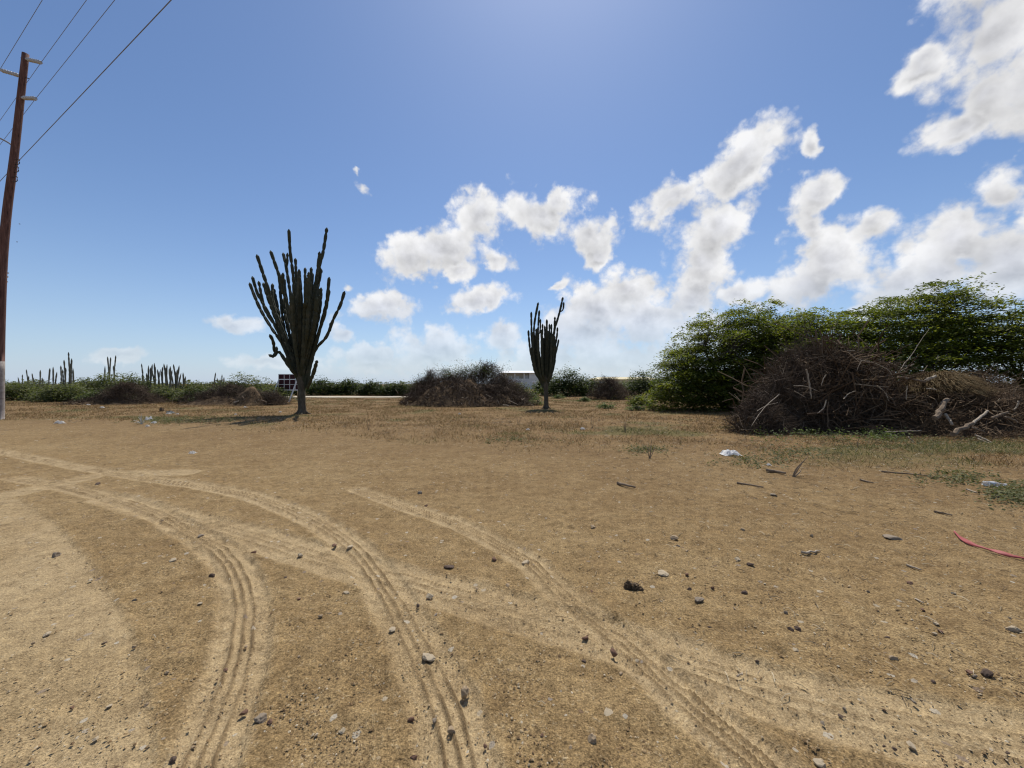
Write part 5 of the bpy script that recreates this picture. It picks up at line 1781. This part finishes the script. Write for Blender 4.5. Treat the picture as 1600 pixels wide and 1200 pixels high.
stick(1415, 885, 1441, 894, 0.008, M_PALEWOOD, 'pale straight stick below the long grey stone')
stick(1253, 867, 1281, 865, 0.010, M_PALEWOOD, 'flat yellowish stick left of the long grey stone')
stick(1421, 1096, 1434, 1107, 0.006, M_PALEWOOD, 'short pale splinter low at the right')
stick(965, 758, 992, 764, 0.020, M_STALK, 'brown stick left of the dark grey flat stone')
stick(1150, 756, 1193, 763, 0.013, M_STALK, 'long thin brown stick below the white bag')
stick(1152, 1060, 1160, 1054, 0.004, M_PALEWOOD, 'tiny pale splinter beside the right tyre track')
stick(1429, 938, 1444, 946, 0.006, M_PALEWOOD, 'short pale splinter below the pale straight stick')
stick(1458, 801, 1486, 807, 0.012, M_STALK, 'brown stick above the red strap')
stick(1196, 737, 1228, 742, 0.026, M_STALK, 'thick brown stick beside the leaning dead twig')
stick(1512, 768, 1528, 773, 0.010, M_PALEWOOD, 'pale stick left of the plastic bottle')
stick(1376, 739, 1455, 747, 0.012, M_STALK, 'long dark stick lying in the grass on the right')
stick(1345, 752, 1365, 757, 0.012, M_STALK, 'short dark stick in the grass on the right')

# ================================================================== clod, bag, bottle, strap, litter
def crumple(px, py, wpx, hpx, seed, mat, name, label, cat, group=None, depth=0.7, amp=0.35):
    x, y = P(px, py)
    w, h = wpx / FPX * y / 2, hpx / FPX * y
    rg = np.random.default_rng(seed)
    V = IV.copy()
    for _ in range(16):
        n_ = rg.normal(size=3)
        n_ /= np.linalg.norm(n_)
        hh = rg.uniform(0.35, 0.85)
        d_ = V @ n_
        V = V - np.clip(d_ - hh, 0, None)[:, None] * n_ * 1.25
    V *= 1 + amp * 0.3 * rg.normal(size=(len(V), 1))
    V = V / np.abs(V).max(0)
    V = np.stack([x + V[:, 0] * w, y + w * depth + V[:, 1] * w * depth, gz(x, y) + (V[:, 2] * 0.62 + 0.38) * h], 1)
    t_ = MB().add(V, None, IF).build(name, mat)
    return tag(t_, label, cat, group)


def sheet(px, py, wpx, hpx, seed, mat, name, label, cat, group=None, depth=0.8):
    """a crumpled piece of film or paper lying on the ground"""
    x, y = P(px, py)
    w, h = wpx / FPX * y, hpx / FPX * y
    d = w * depth
    nx, ny = 15, 11
    u, v = np.meshgrid(np.linspace(-0.5, 0.5, nx), np.linspace(-0.5, 0.5, ny))
    rag = 1 + 0.45 * (fbm(u * 3 + seed, v * 3 + 2, 3, 1) - 0.5)
    X_, Y_ = x + u * w * rag, y + d / 2 + v * d * rag
    ridge = 1 - np.abs(2 * fbm(u * 3.2 + seed * 1.7, v * 3.2 + seed, 3, 2) - 1) * 1.6
    edge_ = np.clip(1.15 - (2 * np.abs(u)) ** 3 - (2 * np.abs(v)) ** 3, 0, 1)
    Z_ = G(X_, Y_) + 0.012 + h * 0.95 * np.clip(ridge, 0.05, 1) * edge_
    top_ = np.stack([X_.ravel(), Y_.ravel(), Z_.ravel()], 1)
    k = np.arange(nx * ny).reshape(ny, nx)
    F_ = np.stack([k[:-1, :-1], k[:-1, 1:], k[1:, 1:], k[1:, :-1]], -1).reshape(-1, 4)
    o_ = MB().add(top_, F_).build(name, mat)
    return tag(o_, label, cat, group)


M_PLASTIC = plain('white_plastic_film', (0.84, 0.83, 0.80), (0.92, 0.91, 0.88), 18, 0.45, 0.4, 0.3, 0.01)
M_PAPER = plain('dirty_white_scrap', (0.55, 0.53, 0.48), (0.74, 0.72, 0.68), 25, 0.8, 0.2, 0.3, 0.01)
for m_ in (M_PLASTIC, M_PAPER):      # thin film lets the sun glow through
    N_, L_ = m_.node_tree.nodes, m_.node_tree.links
    tr_ = N_.new('ShaderNodeBsdfTranslucent')
    tr_.inputs['Color'].default_value = (0.92, 0.90, 0.86, 1)
    mx_ = N_.new('ShaderNodeMixShader')
    mx_.inputs[0].default_value = 0.35
    L_.new(N_['Principled BSDF'].outputs[0], mx_.inputs[1])
    L_.new(tr_.outputs[0], mx_.inputs[2])
    L_.new(mx_.outputs[0], N_['Material Output'].inputs['Surface'])
M_CLOD = plain('dark_root_clod', (0.075, 0.052, 0.032), (0.170, 0.120, 0.074), 18, 0.95, 0.1, 0.9, 0.02)
M_TARP = plain('grey_green_tarp', (0.10, 0.11, 0.105), (0.20, 0.21, 0.20), 6, 0.6, 0.3, 0.4, 0.02)
sheet(1146, 714, 26, 9, 11, M_PLASTIC, 'plastic_bag', 'crumpled white plastic bag on the grass in front of the big brush pile', 'bag')
sheet(228, 658, 5, 6, 12, M_PLASTIC, 'plastic_bag', 'small white bag, left one of a pair by the spiky dry plant', 'bag', 'white litter at left')
sheet(233, 657, 5, 6, 13, M_PLASTIC, 'plastic_bag', 'small white bag, right one of a pair by the spiky dry plant', 'bag', 'white litter at left')
sheet(238, 663, 7, 3.5, 14, M_PAPER, 'litter_scrap', 'curled white scrap right below the two small white bags', 'litter', 'white litter at left')
sheet(228.5, 668, 5, 3, 15, M_PAPER, 'litter_scrap', 'dull white scrap below the spiky dry plant', 'litter', 'white litter at left')
crumple(263, 647, 14, 5, 16, M_TARP, 'tarp_bundle', 'grey bundle of tarp lying in the dry grass on the left', 'tarp')
sheet(261, 648, 7, 2.5, 17, M_PAPER, 'litter_scrap', 'white scrap at the foot of the grey tarp bundle', 'litter', 'white litter at left')
crumple(250, 644, 9, 7, 18, M_CLOD, 'tree_stump', 'dark stump left of the grey tarp bundle', 'stump')
SCRAPS = [(276, 648, 4, 'right of the grey tarp bundle'), (367, 648, 3.5, 'left of the big cactus shadow'), (437, 644, 3.5, 'just left of the big cactus foot'), (382, 637, 5, 'before the soil heap by the sign'),
          (718, 647, 4, 'below the middle brush mound'), (405, 615, 4, 'on top of the soil heap by the sign'), (88, 663, 12, 'on dry ground near the pole'), (298, 708, 10, 'on the dirt below the litter at left'),
          (825, 672, 6, 'on open ground below the slim cactus'), (911, 672, 8, 'on the grass right of the slim cactus foot'), (1203, 729, 7, 'yellowish, below the white bag'), (136, 633, 5, 'before the grey brush heap on the left'), (157, 638, 6, 'just below the grey brush heap on the left')]
for i, (px, py, w, where) in enumerate(SCRAPS):
    s_ = sheet(px, py + 0.5, w, max(2.0, w * 0.4), 30 + i, M_PAPER, 'litter_scrap', 'small pale scrap of litter ' + where, 'litter', 'scattered scraps of litter')
    if i == 5:
        s_.location.z += 0.85
        s_.location.y += 0.0

# dark clod with roots right of the tracks
x, y = P(990, 922)
t = thing('root_clod', 'dark clod of earth and roots lying right of the tracks', 'clod', (x, y, gz(x, y)))
for k, (dx, dy, s, hh) in enumerate(((-0.032, 0.02, 0.024, 0.028), (0.012, 0.015, 0.030, 0.022), (0.042, 0.0, 0.02, 0.014))):
    rg = np.random.default_rng(60 + k)
    V = IV * (1 + 0.18 * rg.normal(size=(len(IV), 1)))
    MB().add(V * [s, s * 0.8, hh] + [x + dx, y + dy, gz(x, y) + hh * 0.4], None, IF).build('lump', M_CLOD, t)
for k in range(7):
    rg = np.random.default_rng(70 + k)
    b0 = np.array([x + rg.uniform(-0.045, 0.035), y + 0.01, gz(x, y) + 0.015])
    MB().tube(catmull([b0, b0 + rg.normal(0, 0.02, 3) + [0, 0, 0.02], b0 + rg.normal(0, 0.03, 3) + [0, 0, 0.02]], 3), 0.002, 4).build('root', M_STALK, t)

# spiky bleached plant by the litter
x, y = P(222, 664)
t = thing('spiky_plant', 'bleached spiky dry plant beside the small white bags', 'plant', (x, y, gz(x, y)))
M_BLEACH = plain('bleached_leaf', (0.50, 0.46, 0.38), (0.68, 0.64, 0.55), 10, 0.8, 0.2, 0.2)
for k, (dx, dz) in enumerate(((0.02, 0.36), (-0.10, 0.32), (-0.18, 0.24), (-0.24, 0.13), (-0.26, 0.05), (0.08, 0.20), (-0.02, 0.26), (0.10, 0.08))):
    b0 = np.array([x, y, gz(x, y)])
    e = b0 + [dx, 0.05 * (k % 3 - 1), dz]
    MB().tube(catmull([b0, (b0 + e) / 2 + [0, 0, 0.03], e], 3), np.linspace(0.016, 0.004, 7), 4).build('spike', M_BLEACH, t)

# plastic bottle
x, y = P(1553, 762)
t = thing('plastic_bottle', 'clear plastic bottle lying in green grass at the right', 'bottle', (x, y, gz(x, y)))
m_, N_, L_, b_ = mat_new('clear_bottle_plastic', 0.15, 0.5)
b_.inputs['Base Color'].default_value = (0.82, 0.83, 0.82, 1)
b_.inputs['Transmission Weight'].default_value = 0.65
b_.inputs['Alpha'].default_value = 0.85
s_ = np.linspace(0, 0.20, 15)
prof = np.interp(s_, [0, 0.006, 0.05, 0.10, 0.13, 0.165, 0.185, 0.20], [0.018, 0.031, 0.032, 0.030, 0.032, 0.018, 0.013, 0.013])
u = np.array([0.90, -0.42, 0.02])
b0 = np.array([x - 0.09, y + 0.05, gz(x, y) + 0.034])
MB().tube(b0[None] + u[None] * s_[:, None], prof, 14).build('body', m_, t, smooth=True)
MB().tube(np.array([b0 + u * 0.198, b0 + u * 0.222]), 0.0155, 12).build('cap', M_PLASTIC, t)
MB().tube(np.array([b0 + u * 0.06, b0 + u * 0.095, b0 + u * 0.115]), 0.0335, 14).build('label_band', plain('bottle_label', (0.5, 0.51, 0.51), (0.64, 0.65, 0.65), 20, 0.5), t, smooth=True)

# red strap
pts = [P(*p) for p in ((1491, 834), (1503, 846), (1524, 856), (1550, 864), (1576, 871), (1604, 877), (1650, 884))]
pl = catmull(pts, 8)
n = len(pl)
tan = np.gradient(pl, axis=0)
tan /= np.linalg.norm(tan, axis=1, keepdims=True)
nor = np.stack([-tan[:, 1], tan[:, 0]], 1)
q = np.linspace(0, 1, n)
hw = 0.005 + 0.004 * np.sin(q * 9) ** 2 * (q < 0.6) + 0.004 * q
base_z = G(pl[:, 0], pl[:, 1]) + 0.012
rows = []
for k, (f, dz) in enumerate(((-1, 0.002), (-0.3, 0.012), (0.35, 0.006), (1, 0.016))):
    tw = 0.010 * np.sin(q * 17 + k * 1.3)
    rows.append(np.stack([pl[:, 0] + nor[:, 0] * hw * f, pl[:, 1] + nor[:, 1] * hw * f, base_z + dz + tw * 0.6], 1))
top = np.stack(rows, 1)
bot = top - np.array([0, 0, 0.003])
idx = np.arange(n * 4).reshape(n, 4)
F1 = np.stack([idx[:-1, :-1], idx[:-1, 1:], idx[1:, 1:], idx[1:, :-1]], -1).reshape(-1, 4)
ring = np.concatenate([F1, F1[:, ::-1] + n * 4, np.stack([idx[:-1, 0], idx[1:, 0], idx[1:, 0] + n * 4, idx[:-1, 0] + n * 4], -1), np.stack([idx[1:, 3], idx[:-1, 3], idx[:-1, 3] + n * 4, idx[1:, 3] + n * 4], -1)])
m_, N_, L_, b_ = mat_new('red_woven_strap', 0.6, 0.3)
co_ = N_.new('ShaderNodeTexCoord').outputs['Object']
sx_ = N_.new('ShaderNodeSeparateXYZ')
L_.new(co_, sx_.inputs[0])
nn = nd_noise(N_, L_, 40, 3, 0.6, co_)
f_ = nd_math(N_, L_, 'ADD', nd_math(N_, L_, 'MULTIPLY', nd_math(N_, L_, 'SUBTRACT', sx_.outputs[0], 4.05), 1.8), nd_math(N_, L_, 'MULTIPLY', nn.outputs['Fac'], 0.5))
L_.new(nd_ramp(N_, L_, f_, [(0.0, (0.30, 0.060, 0.058)), (0.45, (0.38, 0.12, 0.115)), (0.75, (0.60, 0.42, 0.39)), (1.0, (0.50, 0.29, 0.27))]), b_.inputs['Base Color'])
o = MB().add(np.concatenate([top.reshape(-1, 3), bot.reshape(-1, 3)]), ring).build('red_strap', m_, smooth=True)
tag(o, 'twisted red and white plastic strap lying on the dirt at the right edge', 'strap')
